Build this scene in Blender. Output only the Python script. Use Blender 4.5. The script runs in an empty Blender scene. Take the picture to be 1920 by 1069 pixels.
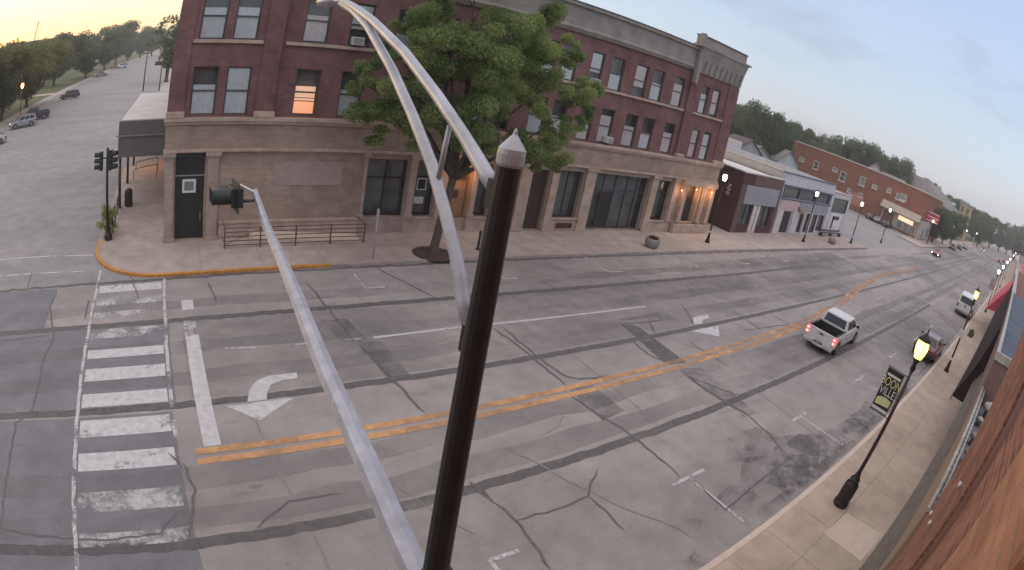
import bpy, bmesh, math, random
from mathutils import Vector, Matrix
random.seed(7)
scene = bpy.context.scene
COL = scene.collection
R = math.radians

# ------------------------------------------------------------------ lens
LENS = (0.9390561201152419, 0.03899366582642565, 0.03689301487424054)
YAW, PITCH, ROLL = 0.6605979941877234, -0.372654509340352, 0.20230974282587914
CAM_H = 10.0
_f = Vector((math.sin(YAW)*math.cos(PITCH), math.cos(YAW)*math.cos(PITCH), math.sin(PITCH)))
_r = Vector((math.cos(YAW), -math.sin(YAW), 0)); _u = _r.cross(_f)
CR = _r*math.cos(ROLL)+_u*math.sin(ROLL); CU = -_r*math.sin(ROLL)+_u*math.cos(ROLL); CF = _f

def ray(px, py):
    dx, dy = px-960, py-534.5
    rr = math.hypot(dx, dy)/1000
    th = LENS[0]*rr+LENS[1]*rr**3+LENS[2]*rr**5
    s = math.sin(th)/max(rr*1000, 1e-9)
    return CR*(dx*s)-CU*(dy*s)+CF*math.cos(th)
def gp(px, py, z=0.0):
    v = ray(px, py); t = (z-CAM_H)/v.z
    return (v.x*t, v.y*t)
def fy(px, py, Y):            # point of a facade y = Y
    v = ray(px, py); t = Y/v.y
    return (v.x*t, CAM_H+v.z*t)
def fx(px, py, X):
    v = ray(px, py); t = X/v.x
    return (v.y*t, CAM_H+v.z*t)
def far(px, py, D):           # point at horizontal distance D
    v = ray(px, py); t = D/math.hypot(v.x, v.y)
    return Vector((v.x*t, v.y*t, CAM_H+v.z*t))

# ------------------------------------------------------------------ materials
MATS = {}
def nt(m): return m.node_tree.nodes, m.node_tree.links
def mat(name, col, rough=0.7, var=0.25, scale=3.0, metal=0.0, bump=0.0, spec=0.5, fine=None, hue=None):
    if name in MATS: return MATS[name]
    m = bpy.data.materials.new(name); m.use_nodes = True; N, L = nt(m)
    b = N['Principled BSDF']; b.inputs['Roughness'].default_value = rough; b.inputs['Metallic'].default_value = metal
    b.inputs['Specular IOR Level'].default_value = spec
    tc = N.new('ShaderNodeTexCoord')
    n1 = N.new('ShaderNodeTexNoise'); n1.inputs['Scale'].default_value = scale; n1.inputs['Detail'].default_value = 7; n1.inputs['Roughness'].default_value = .65
    L.new(tc.outputs['Object'], n1.inputs['Vector'])
    rmp = N.new('ShaderNodeMapRange'); rmp.inputs[1].default_value = .3; rmp.inputs[2].default_value = .7
    rmp.inputs[3].default_value = 1-var; rmp.inputs[4].default_value = 1+var
    L.new(n1.outputs['Fac'], rmp.inputs[0])
    mx = N.new('ShaderNodeMix'); mx.data_type = 'RGBA'; mx.blend_type = 'MULTIPLY'; mx.inputs[0].default_value = 1
    mx.inputs[6].default_value = (*col, 1); L.new(rmp.outputs[0], mx.inputs[7])
    out = mx.outputs[2]
    if hue:
        n3 = N.new('ShaderNodeTexNoise'); n3.inputs['Scale'].default_value = scale*.13; n3.inputs['Detail'].default_value = 4
        L.new(tc.outputs['Object'], n3.inputs['Vector'])
        r3 = N.new('ShaderNodeMapRange'); r3.inputs[1].default_value = .4; r3.inputs[2].default_value = .6; L.new(n3.outputs['Fac'], r3.inputs[0])
        m3 = N.new('ShaderNodeMix'); m3.data_type = 'RGBA'; m3.blend_type = 'MULTIPLY'
        m3.inputs[7].default_value = (*hue, 1); L.new(r3.outputs[0], m3.inputs[0]); L.new(out, m3.inputs[6]); out = m3.outputs[2]
    L.new(out, b.inputs['Base Color'])
    if bump:
        n2 = N.new('ShaderNodeTexNoise'); n2.inputs['Scale'].default_value = fine or scale*12; n2.inputs['Detail'].default_value = 4
        L.new(tc.outputs['Object'], n2.inputs['Vector'])
        bp = N.new('ShaderNodeBump'); bp.inputs['Strength'].default_value = bump; bp.inputs['Distance'].default_value = .02
        L.new(n2.outputs['Fac'], bp.inputs['Height']); L.new(bp.outputs[0], b.inputs['Normal'])
    MATS[name] = m; return m
def brick(name, c1, c2, mortar, w=.215, h=.075, var=.25, msize=.012, scale=.5, hue=None):
    if name in MATS: return MATS[name]
    m = mat(name, (1, 1, 1), .9, var, scale, bump=0, hue=hue); N, L = nt(m); b = N['Principled BSDF']
    tc = N.new('ShaderNodeTexCoord'); sp = N.new('ShaderNodeSeparateXYZ'); cb = N.new('ShaderNodeCombineXYZ')
    ad = N.new('ShaderNodeMath'); ad.operation = 'ADD'
    L.new(tc.outputs['Object'], sp.inputs[0]); L.new(sp.outputs[0], ad.inputs[0]); L.new(sp.outputs[1], ad.inputs[1])
    L.new(ad.outputs[0], cb.inputs[0]); L.new(sp.outputs[2], cb.inputs[1])
    br = N.new('ShaderNodeTexBrick'); br.inputs['Scale'].default_value = 1
    br.inputs['Brick Width'].default_value = w; br.inputs['Row Height'].default_value = h; br.inputs['Mortar Size'].default_value = msize
    br.inputs['Color1'].default_value = (*c1, 1); br.inputs['Color2'].default_value = (*c2, 1); br.inputs['Mortar'].default_value = (*mortar, 1)
    br.inputs['Mortar Smooth'].default_value = .3
    L.new(cb.outputs[0], br.inputs['Vector'])
    mx = next(n for n in N if n.type == 'MIX' and tuple(round(x, 3) for x in n.inputs[6].default_value[:3]) == (1, 1, 1) and not n.inputs[6].is_linked)
    L.new(br.outputs['Color'], mx.inputs[6])
    bp = N.new('ShaderNodeBump'); bp.inputs['Strength'].default_value = .5; bp.inputs['Distance'].default_value = .01; bp.invert = True
    L.new(br.outputs['Fac'], bp.inputs['Height']); L.new(bp.outputs[0], b.inputs['Normal'])
    b.inputs['Specular IOR Level'].default_value = .2
    return m
def emis(name, col, st, base=(.8, .8, .8)):
    if name in MATS: return MATS[name]
    m = bpy.data.materials.new(name); m.use_nodes = True; N, L = nt(m); b = N['Principled BSDF']
    b.inputs['Base Color'].default_value = (*base, 1); b.inputs['Emission Color'].default_value = (*col, 1); b.inputs['Emission Strength'].default_value = st
    MATS[name] = m; return m
def glass(name, tint=(.75, .8, .8), refl=.22):
    if name in MATS: return MATS[name]
    m = bpy.data.materials.new(name); m.use_nodes = True; N, L = nt(m)
    N.remove(N['Principled BSDF']); out = N['Material Output']
    t = N.new('ShaderNodeBsdfTransparent'); t.inputs[0].default_value = (*tint, 1)
    g = N.new('ShaderNodeBsdfGlossy'); g.inputs['Roughness'].default_value = .05
    fr = N.new('ShaderNodeFresnel'); fr.inputs[0].default_value = 1.3
    ad = N.new('ShaderNodeMath'); ad.operation = 'ADD'; ad.inputs[1].default_value = refl*.4
    L.new(fr.outputs[0], ad.inputs[0])
    mx = N.new('ShaderNodeMixShader'); L.new(ad.outputs[0], mx.inputs[0]); L.new(t.outputs[0], mx.inputs[1]); L.new(g.outputs[0], mx.inputs[2]); L.new(mx.outputs[0], out.inputs[0])
    MATS[name] = m; return m
def foliage(name, c1, c2):
    if name in MATS: return MATS[name]
    m = bpy.data.materials.new(name); m.use_nodes = True; N, L = nt(m); b = N['Principled BSDF']
    ge = N.new('ShaderNodeNewGeometry'); tc = N.new('ShaderNodeTexCoord')
    no = N.new('ShaderNodeTexNoise'); no.inputs['Scale'].default_value = .55; no.inputs['Detail'].default_value = 3
    L.new(tc.outputs['Object'], no.inputs['Vector'])
    mr = N.new('ShaderNodeMapRange'); mr.inputs[1].default_value = .38; mr.inputs[2].default_value = .62; L.new(no.outputs['Fac'], mr.inputs[0])
    ad = N.new('ShaderNodeMath'); ad.operation = 'MULTIPLY_ADD'; ad.inputs[1].default_value = .5
    h = N.new('ShaderNodeMath'); h.operation = 'MULTIPLY'; h.inputs[1].default_value = .5
    L.new(mr.outputs[0], h.inputs[0]); L.new(ge.outputs['Random Per Island'], ad.inputs[0]); L.new(h.outputs[0], ad.inputs[2])
    mx = N.new('ShaderNodeMix'); mx.data_type = 'RGBA'; mx.inputs[6].default_value = (*c1, 1); mx.inputs[7].default_value = (*c2, 1)
    L.new(ad.outputs[0], mx.inputs[0]); L.new(mx.outputs[2], b.inputs['Base Color'])
    b.inputs['Roughness'].default_value = .6; b.inputs['Specular IOR Level'].default_value = .25
    tr = N.new('ShaderNodeBsdfTranslucent'); L.new(mx.outputs[2], tr.inputs[0])
    ms = N.new('ShaderNodeMixShader'); ms.inputs[0].default_value = .55
    L.new(b.outputs[0], ms.inputs[1]); L.new(tr.outputs[0], ms.inputs[2]); L.new(ms.outputs[0], N['Material Output'].inputs[0])
    MATS[name] = m; return m

# ------------------------------------------------------------------ mesh builder
class MB:
    def __init__(s): s.v = []; s.f = []; s.smooth = []
    def add(s, vs, fs, sm=False):
        o = len(s.v); s.v += [tuple(x) for x in vs]
        for f in fs: s.f.append(tuple(i+o for i in f)); s.smooth.append(sm)
        return s
    def box(s, x0, x1, y0, y1, z0, z1, rot=0, c=None):
        vs = [(x0, y0, z0), (x1, y0, z0), (x1, y1, z0), (x0, y1, z0), (x0, y0, z1), (x1, y0, z1), (x1, y1, z1), (x0, y1, z1)]
        if rot:
            cx, cy = c or ((x0+x1)/2, (y0+y1)/2); a, b = math.cos(rot), math.sin(rot)
            vs = [(cx+(x-cx)*a-(y-cy)*b, cy+(x-cx)*b+(y-cy)*a, z) for x, y, z in vs]
        return s.add(vs, [(3, 2, 1, 0), (4, 5, 6, 7), (0, 1, 5, 4), (1, 2, 6, 5), (2, 3, 7, 6), (3, 0, 4, 7)])
    def hexa(s, b4, t4):      # bottom quad, top quad (both counter-clockwise from above)
        return s.add(list(b4)+list(t4), [(3, 2, 1, 0), (4, 5, 6, 7), (0, 1, 5, 4), (1, 2, 6, 5), (2, 3, 7, 6), (3, 0, 4, 7)])
    def quad(s, a, b, c, d): return s.add([a, b, c, d], [(0, 1, 2, 3)])
    def sheet(s, pts, z, thick=0):
        n = len(pts); s.add([(p[0], p[1], z) for p in pts], [tuple(range(n))]); return s
    def tube(s, path, rad, n=10, cap=True, sm=True):
        path = [Vector(p) for p in path]
        rad = rad if isinstance(rad, (list, tuple)) else [rad]*len(path)
        rings = []; ref = None
        for i, p in enumerate(path):
            t = (path[min(i+1, len(path)-1)]-path[max(i-1, 0)]).normalized()
            if ref is None: ref = Vector((0, 0, 1)) if abs(t.z) < .9 else Vector((1, 0, 0))
            a = t.cross(ref).normalized(); b = a.cross(t).normalized(); ref = b
            rings.append([p+(a*math.cos(2*math.pi*k/n)+b*math.sin(2*math.pi*k/n))*rad[i] for k in range(n)])
        vs = [q for r_ in rings for q in r_]; fs = []
        for i in range(len(path)-1):
            for k in range(n):
                fs.append((i*n+k, i*n+(k+1) % n, (i+1)*n+(k+1) % n, (i+1)*n+k))
        s.add(vs, fs, sm)
        if cap:
            o = len(s.v)-len(vs)
            s.f.append(tuple(o+k for k in range(n))[::-1]); s.smooth.append(False)
            s.f.append(tuple(o+(len(path)-1)*n+k for k in range(n))); s.smooth.append(False)
        return s
    def lathe(s, prof, cx=0, cy=0, n=14, sm=True):   # prof [(r, z)...] upwards
        return s.tube_prof(prof, cx, cy, n, sm)
    def tube_prof(s, prof, cx, cy, n, sm):
        vs = []; fs = []
        for r_, z in prof:
            for k in range(n):
                a = 2*math.pi*k/n; vs.append((cx+r_*math.cos(a), cy+r_*math.sin(a), z))
        for i in range(len(prof)-1):
            for k in range(n): fs.append((i*n+k, i*n+(k+1) % n, (i+1)*n+(k+1) % n, (i+1)*n+k))
        fs.append(tuple(range(n))[::-1]); fs.append(tuple((len(prof)-1)*n+k for k in range(n)))
        return s.add(vs, fs, sm)
    def prism_y(s, prof, y0, y1, inset=0):   # profile in x-z extruded along y
        n = len(prof)
        vs = [(x, y0, z) for x, z in prof]+[(x, y1, z) for x, z in prof]
        fs = [tuple(range(n)), tuple(range(2*n-1, n-1, -1))]
        for i in range(n): j = (i+1) % n; fs.append((j, i, n+i, n+j))
        return s.add(vs, fs)
    def prism_x(s, prof, x0, x1):            # profile in y-z extruded along x
        n = len(prof)
        vs = [(x0, y, z) for y, z in prof]+[(x1, y, z) for y, z in prof]
        fs = [tuple(range(n))[::-1], tuple(range(n, 2*n))]
        for i in range(n): j = (i+1) % n; fs.append((i, j, n+j, n+i))
        return s.add(vs, fs)
    def ribbon(s, pts, w, z, jit=0.0, step=.35, taper=True):
        P = []
        for a, b in zip(pts[:-1], pts[1:]):
            a = Vector(a[:2]); b = Vector(b[:2]); m = max(1, int((b-a).length/step))
            for k in range(m): P.append(a.lerp(b, k/m))
        P.append(Vector(pts[-1][:2]))
        if len(P) < 2: return s
        vs = []; n = len(P)
        for i, p in enumerate(P):
            t = (P[min(i+1, n-1)]-P[max(i-1, 0)]); t.normalize(); nn = Vector((-t.y, t.x))
            ww = w*(1 if not taper else min(1, .3+i/max(1, n*.15), .3+(n-1-i)/max(1, n*.15)))
            q = p+nn*random.uniform(-jit, jit)
            vs.append((*(q+nn*ww*.5*random.uniform(1-jit*3, 1+jit*3)), z)); vs.append((*(q-nn*ww*.5*random.uniform(1-jit*3, 1+jit*3)), z))
        fs = [(2*i+1, 2*i+3, 2*i+2, 2*i) for i in range(n-1)]
        return s.add(vs, fs)
    def build(s, name, m, parent=None, loc=None, bevel=0, label=None):
        me = bpy.data.meshes.new(name); me.from_pydata(s.v, [], s.f); me.update()
        me.polygons.foreach_set('use_smooth', s.smooth)
        if isinstance(m, (list, tuple)): [me.materials.append(x) for x in m]
        else: me.materials.append(m)
        o = bpy.data.objects.new(name, me); COL.objects.link(o)
        if parent: o.parent = parent
        if loc: o.location = loc
        if bevel:
            bv = o.modifiers.new('bevel', 'BEVEL'); bv.width = bevel; bv.segments = 2; bv.limit_method = 'ANGLE'; bv.angle_limit = R(35)
        if label: o['label'] = label
        return o
def fixn(o):
    bm = bmesh.new(); bm.from_mesh(o.data); bmesh.ops.recalc_face_normals(bm, faces=bm.faces); bm.to_mesh(o.data); bm.free(); return o

def thing(name, label, cat, loc=(0, 0, 0), rz=0, group=None):
    o = bpy.data.objects.new(name, None); COL.objects.link(o); o.empty_display_size = .3
    o.location = loc; o.rotation_euler = (0, 0, rz); o['label'] = label; o['category'] = cat
    if group: o['group'] = group
    return o
def tag(o, label, cat, group=None, kind=None):
    o['label'] = label; o['category'] = cat
    if group: o['group'] = group
    if kind: o['kind'] = kind
    return o
def struct(o, label=None):
    o['kind'] = 'structure'
    if label: o['label'] = label; o['category'] = o.name.split('.')[0].replace('_', ' ')
    return o
KIDS = {}
def copy_tree(o, parent=None):
    c = o.copy(); COL.objects.link(c)
    if parent: c.parent = parent
    for ch in [x for x in o.children]: copy_tree(ch, c)
    return c
def dup(o, loc, rz=None, label=None, group=None):
    c = copy_tree(o); c.location = loc
    if rz is not None: c.rotation_euler = (0, 0, rz)
    if label: c['label'] = label
    if group: c['group'] = group
    return c
def text(name, body, size, m, parent, loc, rot, ext=.004, align='CENTER'):
    cu = bpy.data.curves.new(name, 'FONT'); cu.body = body; cu.size = size; cu.align_x = align; cu.align_y = 'CENTER'; cu.extrude = ext
    t = bpy.data.objects.new(name, cu); COL.objects.link(t)
    dg = bpy.context.evaluated_depsgraph_get(); me = bpy.data.meshes.new_from_object(t.evaluated_get(dg)); me.name = name
    COL.objects.unlink(t); bpy.data.objects.remove(t)
    o = bpy.data.objects.new(name, me); me.materials.clear(); me.materials.append(m); COL.objects.link(o)
    if parent: o.parent = parent
    o.location = loc; o.rotation_euler = rot
    return o

# ------------------------------------------------------------------ camera
cd = bpy.data.cameras.new('camera'); cam = bpy.data.objects.new('camera', cd); COL.objects.link(cam); scene.camera = cam
cam.matrix_world = Matrix(((CR.x, CU.x, -CF.x, 0), (CR.y, CU.y, -CF.y, 0), (CR.z, CU.z, -CF.z, CAM_H), (0, 0, 0, 1)))
cd.type = 'PANO'; cd.sensor_width = 36; cd.clip_start = .02; cd.clip_end = 6000
pc = [0.04983475456274635, 0.00010718555727849666, -8.960740673137662e-06, 8.258689226048549e-07]
for tgt in (cd, getattr(cd, 'cycles', None)):
    if tgt is None or not hasattr(tgt, 'panorama_type'): continue
    try:
        tgt.panorama_type = 'FISHEYE_LENS_POLYNOMIAL'; tgt.fisheye_fov = R(220)
        tgt.fisheye_polynomial_k0 = 0.0
        for i, c in enumerate(pc): setattr(tgt, 'fisheye_polynomial_k%d' % (i+1), -c)
    except Exception as e: print('cam', e)
EXPOSURE = 0.31
SKY_STRENGTH = 1.0
SKY_H = (.50, .575, .67); SKY_M = (.43, .525, .69); SKY_U = (.38, .475, .72); SKY_Z = (1.32, 1.17, 1.11)
SKY_WASH = (.66, .73, .87); SKY_GLOW = (1.35, 1.18, .76); SKY_LOW = (1.15, .82, .48); SKY_CLOUD = (.32, .375, .54)
HAZE = .0005
# ------------------------------------------------------------------ world and light
SUN_AZ, SUN_EL = R(-30), R(3.0)
SUN = Vector((math.sin(SUN_AZ)*math.cos(SUN_EL), math.cos(SUN_AZ)*math.cos(SUN_EL), math.sin(SUN_EL)))
w = bpy.data.worlds.new('World'); scene.world = w; w.use_nodes = True
N, L = w.node_tree.nodes, w.node_tree.links
bg = N['Background']
sky = N.new('ShaderNodeTexSky'); sky.sky_type = 'NISHITA'; sky.sun_disc = False; sky.sun_elevation = SUN_EL; sky.sun_rotation = SUN_AZ
sky.air_density = 1.2; sky.dust_density = 1.5; sky.ozone_density = 1.5
tc = N.new('ShaderNodeTexCoord')
def vdot(v):
    d = N.new('ShaderNodeVectorMath'); d.operation = 'DOT_PRODUCT'; L.new(tc.outputs['Generated'], d.inputs[0]); d.inputs[1].default_value = v; return d.outputs['Value']
def ramp(src, stops):
    r_ = N.new('ShaderNodeValToRGB'); L.new(src, r_.inputs[0]); e = r_.color_ramp.elements
    while len(e) < len(stops): e.new(.5)
    for x, (p_, c) in zip(e, stops): x.position = p_; x.color = (*c, 1)
    return r_.outputs[0]
def mixc(a, b, f, mode='MIX'):
    m = N.new('ShaderNodeMix'); m.data_type = 'RGBA'; m.blend_type = mode
    for i, x in ((6, a), (7, b), (0, f)):
        if isinstance(x, (int, float)): m.inputs[i].default_value = x
        elif isinstance(x, tuple): m.inputs[i].default_value = (*x, 1)
        else: L.new(x, m.inputs[i])
    return m.outputs[2]
def mr(src, a, b, c, d, smooth=True):
    m = N.new('ShaderNodeMapRange'); m.interpolation_type = 'SMOOTHSTEP' if smooth else 'LINEAR'
    L.new(src, m.inputs[0])
    for i, x in enumerate((a, b, c, d)): m.inputs[i+1].default_value = x
    return m.outputs[0]
el = vdot((0, 0, 1)); sd = vdot(tuple(SUN))
base = ramp(el, [(0.0, SKY_H), (.12, SKY_M), (.40, SKY_U), (.72, SKY_Z)])
# wide warm wash toward the set sun, stronger low down
wash = mr(sd, .2, .8, 0, 1)
base = mixc(base, SKY_WASH, wash)
glow = mr(sd, .78, 1.0, 0, 1)
base = mixc(base, SKY_GLOW, glow)
lowband = mr(el, .0, .16, 1, 0)
lw = N.new('ShaderNodeMath'); lw.operation = 'MULTIPLY'; L.new(lowband, lw.inputs[0]); L.new(mr(sd, .55, .95, 0, .85), lw.inputs[1])
base = mixc(base, SKY_LOW, lw.outputs[0])
# thin high streaks of cloud
mp = N.new('ShaderNodeMapping'); L.new(tc.outputs['Generated'], mp.inputs[0]); mp.inputs['Scale'].default_value = (1.6, 3.2, 9); mp.inputs['Rotation'].default_value = (0.25, 0.1, .5)
cn = N.new('ShaderNodeTexNoise'); cn.inputs['Scale'].default_value = 1.5; cn.inputs['Detail'].default_value = 5; cn.inputs['Roughness'].default_value = .52; L.new(mp.outputs[0], cn.inputs['Vector'])
cl = mr(cn.outputs['Fac'], .46, .72, 0, .7)
base = mixc(base, SKY_CLOUD, cl)
nis = N.new('ShaderNodeVectorMath'); nis.operation = 'SCALE'; L.new(sky.outputs[0], nis.inputs[0]); nis.inputs['Scale'].default_value = 1.0
fin = mixc(base, nis.outputs[0], .12)
L.new(fin, bg.inputs[0]); bg.inputs[1].default_value = SKY_STRENGTH
sl = bpy.data.lights.new('sun', 'SUN'); sl.energy = .6; sl.angle = R(14); sl.color = (1, .72, .45)
so = bpy.data.objects.new('sun', sl); COL.objects.link(so); so.rotation_euler = SUN.to_track_quat('Z', 'Y').to_euler()
scene.view_settings.view_transform = 'Standard'; scene.view_settings.look = 'None'; scene.view_settings.gamma = 1; scene.view_settings.exposure = EXPOSURE
scene.cycles.max_bounces = 6; scene.cycles.transparent_max_bounces = 12; scene.cycles.use_denoising = True

# ------------------------------------------------------------------ ground, roads
def sstep(t): t = max(0, min(1, t)); return t*t*(3-2*t)
def hz(x, y):   # height of the land
    h = 7.5*sstep((y-52)/70)*sstep((x-35)/50)
    h += 9*sstep((y-110)/120)*sstep((x-60)/90)
    h *= 1-sstep((x-420)/400)*.5
    return h-.03
M_grass = mat('grass', (.075, .10, .035), .9, .35, .35, bump=.3, fine=6, hue=(1.25, 1.0, .8))
g = MB(); xs = [-1500, -700, -400, -250, -150, -90, -60]+list(range(-45, 430, 15))+[480, 560, 700, 900, 1300, 2000]
ys = [-1500, -600, -250, -100, -40, 0, 30]+list(range(45, 300, 12))+[340, 400, 520, 700, 1000, 1700]
for y in ys:
    for x in xs: g.v.append((x, y, hz(x, y)))
nx = len(xs)
for j in range(len(ys)-1):
    for i in range(nx-1): g.f.append((j*nx+i, j*nx+i+1, (j+1)*nx+i+1, (j+1)*nx+i)); g.smooth.append(True)
struct(g.build('ground', M_grass), 'grassy ground rising to a wooded hill beyond the street')

def road_mat(name, c1, c2, scale, contrast=.35):
    """worn concrete: broad tone changes, mottling, aggregate and a few oil marks"""
    m = mat(name, c1, .85, .16, .9, bump=.35, fine=55, spec=.3); N_, L_ = nt(m); b = N_['Principled BSDF']
    src = b.inputs['Base Color'].links[0].from_socket
    tcn = N_.new('ShaderNodeTexCoord')
    def noise(sc, lo, hi, a, b2, det=5, stretch=None):
        n = N_.new('ShaderNodeTexNoise'); n.inputs['Scale'].default_value = sc; n.inputs['Detail'].default_value = det; n.inputs['Roughness'].default_value = .6
        if stretch:
            mpp = N_.new('ShaderNodeMapping'); mpp.inputs['Scale'].default_value = stretch; L_.new(tcn.outputs['Object'], mpp.inputs[0]); L_.new(mpp.outputs[0], n.inputs['Vector'])
        else: L_.new(tcn.outputs['Object'], n.inputs['Vector'])
        r_ = N_.new('ShaderNodeMapRange'); L_.new(n.outputs['Fac'], r_.inputs[0])
        for i, x in enumerate((lo, hi, a, b2)): r_.inputs[i+1].default_value = x
        return r_.outputs[0]
    def mul(s_, f, col):
        x = N_.new('ShaderNodeMix'); x.data_type = 'RGBA'; x.blend_type = 'MULTIPLY'; x.inputs[7].default_value = (*col, 1)
        L_.new(f, x.inputs[0]); L_.new(s_, x.inputs[6]); return x.outputs[2]
    s = mul(src, noise(.16, .42, .62, 0, 1, 4, (.45, 1, 1)), c2)
    s = mul(s, noise(1.3, .62, .74, 0, .8, 3, (.3, 1.2, 1)), (.72, .72, .73))
    s = mul(s, noise(7, .62, .70, 0, .75), (.7, .69, .68))
    s = mul(s, noise(42, .35, .65, 0, .8, 2), (.68, .68, .68))
    L_.new(s, b.inputs['Base Color'])
    return m
M_road = road_mat('road_concrete', (.39, .35, .336), (.76, .755, .77), .3)
M_cross = road_mat('cross_concrete', (.35, .325, .32), (.85, .86, .87), .3)
M_inter = road_mat('inter_asphalt', (.235, .23, .245), (.8, .82, .85), .3)
M_walk = mat('walk_concrete', (.44, .37, .33), .85, .18, 1.1, bump=.3, fine=50, hue=(.82, .8, .8))
M_slab = mat('walk_light', (.66, .525, .435), .85, .1, 2.5, bump=.3, fine=50)
M_kerb = mat('kerb_stone', (.36, .31, .28), .85, .25, 2.2, bump=.3)
M_yel = mat('kerb_yellow', (.52, .24, .055), .75, .28, 3.2)
M_white = mat('paint_white', (.60, .59, .59), .7, .12, 4)
M_yline = mat('paint_yellow', (.55, .24, .07), .7, .22, 3)
M_tar = mat('tar', (.12, .113, .11), .75, .3, 4)
M_tarf = mat('tar_faded', (.235, .215, .208), .85, .25, 3)
def worn(name, col, lo, hi, scale=9):
    """paint or tar worn through: holes where a noise is low"""
    m = mat(name, col, .75, .2, 4); N_, L_ = nt(m); b = N_['Principled BSDF']
    t = N_.new('ShaderNodeTexCoord'); n = N_.new('ShaderNodeTexNoise'); n.inputs['Scale'].default_value = scale; n.inputs['Detail'].default_value = 6; n.inputs['Roughness'].default_value = .7
    L_.new(t.outputs['Object'], n.inputs['Vector'])
    n2 = N_.new('ShaderNodeTexNoise'); n2.inputs['Scale'].default_value = scale*.16; n2.inputs['Detail'].default_value = 3; L_.new(t.outputs['Object'], n2.inputs['Vector'])
    av = N_.new('ShaderNodeMath'); av.operation = 'MULTIPLY_ADD'; av.inputs[1].default_value = .6; hf = N_.new('ShaderNodeMath'); hf.operation = 'MULTIPLY_ADD'; hf.inputs[1].default_value = .8; hf.inputs[2].default_value = -.2; L_.new(n2.outputs['Fac'], hf.inputs[0]); L_.new(n.outputs['Fac'], av.inputs[0]); L_.new(hf.outputs[0], av.inputs[2])
    r_ = N_.new('ShaderNodeMapRange'); r_.inputs[1].default_value = lo; r_.inputs[2].default_value = hi; L_.new(av.outputs[0], r_.inputs[0])
    L_.new(r_.outputs[0], b.inputs['Alpha']); return m
M_whiteW = worn('paint_white_worn', (.46, .45, .45), .40, .60, 6)
M_whiteF = worn('paint_white_fresh', (.52, .51, .515), .24, .40, 4)
M_whiteT = worn('paint_white_thin', (.50, .48, .48), .36, .5, 8)
M_yelW = worn('paint_yellow_worn', (.56, .31, .15), .16, .56, 1.8)
M_yelF = worn('paint_yellow_faint', (.54, .27, .12), .30, .68, 2)
M_tarW = worn('tar_worn', (.125, .118, .115), .22, .62, 1.3)
M_tarX = worn('tar_cracked', (.115, .108, .106), .12, .45, 2)
M_oil = worn('oil_stain', (.13, .12, .12), .45, .85, 1.1)
M_dark = worn('dark_asphalt', (.115, .112, .112), .28, .5, 3)

Z1, Z2, Z3, Z4, Z5 = .004, .008, .012, .016, .020
def sheet(name, pts, z, m, label=None):
    b = MB(); b.sheet(pts, z); return struct(b.build(name, m), label)
sheet('main_street', [(-300, 3.4), (900, 3.4), (900, 23.4), (-300, 23.4)], Z1, M_road, 'worn concrete main street running past the brick building')
sheet('cross_street', [(-30.5, 23.4), (-.45, 23.4), (-.45, 27.5), (-4.3, 27.5), (-4.3, 700), (-33, 700)], Z1, M_cross, 'wide pale concrete side street running uphill on the left')
ap = [gp(*q) for q in [(0, 549), (60, 545), (107, 541), (95, 577), (104, 625), (84, 668), (62, 769), (0, 778)]]
b = MB(); b.sheet([(-60, 14.05), (-.3, 14.05), (-.3, 19.2), (ap[3][0], 19.2), ap[3], ap[2], ap[1], ap[0], (-60, ap[0][1])], Z2); struct(b.build('road_patch', M_inter), 'bluish asphalt patch in the intersection')
b = MB(); b.sheet([(-60, 3.45), (-.45, 3.45), (-.45, 13.7), (-60, 13.9)], Z2); struct(b.build('road_patch', M_inter), 'grey asphalt of the near half of the intersection')
# the gap beyond the blue shop: a second side street and parking lot
sheet('pavement', [(77.5, 23.4), (131, 23.4), (131, 95), (77.5, 95)], Z1, M_cross, 'concrete parking lot in front of the orange brick apartments')
sheet('path', [(41.2, 27.9), (45.4, 27.9), (45.4, 70), (41.2, 70)], .122, M_walk, 'narrow concrete alley beside the brick building')
# far sidewalk with its rounded corner
b = MB(); arc = [(-4.35, 700), (-4.35, 27.3)]
for k in range(1, 10):
    a = math.pi+k/10*math.pi/2; arc.append((-.5+3.85*math.cos(a), 27.3+3.85*math.sin(a)))
arc += [(-.5, 23.45), (77, 23.4)]
top = arc+[(77, 28.5), (41, 28.5), (-.4, 28.5), (-.4, 700)]
b.sheet(top, .12); struct(b.build('sidewalk', M_walk), 'far sidewalk wrapping round the hotel corner')
b = MB()
for i in range(len(arc)-1):
    (x0, y0), (x1, y1) = arc[i], arc[i+1]; b.quad((x0, y0, 0), (x1, y1, 0), (x1, y1, .12), (x0, y0, .12))
struct(b.build('kerb', M_kerb), 'grey concrete kerb of the far sidewalk')
def kerb_strip(pts, wdt, m, name, label, z=.13):
    b = MB(); n = len(pts); o = []
    for i in range(n):
        p, q = Vector(pts[max(i-1, 0)]), Vector(pts[min(i+1, n-1)]); t = (q-p).normalized(); nn = Vector((-t.y, t.x)); o.append((Vector(pts[i])-nn*.02, Vector(pts[i])+nn*wdt))
    for i in range(n-1):
        a, c = o[i]; d, e = o[i+1]
        b.quad((a.x, a.y, .006), (d.x, d.y, .006), (d.x, d.y, z), (a.x, a.y, z)); b.quad((a.x, a.y, z), (d.x, d.y, z), (e.x, e.y, z), (c.x, c.y, z)); b.quad((c.x, c.y, z), (e.x, e.y, z), (e.x, e.y, .1), (c.x, c.y, .1))
    struct(b.build(name, m), label)
yk = [(-4.35, 28.4)]+arc[1:-1]+[(7.6, 23.44)]
kerb_strip(yk, .17, M_yel, 'kerb', 'yellow painted kerb round the hotel corner')
kerb_strip([(7.6, 23.44), (77, 23.4)], .16, M_kerb, 'kerb', 'bare concrete kerb in front of the brick building')
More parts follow.
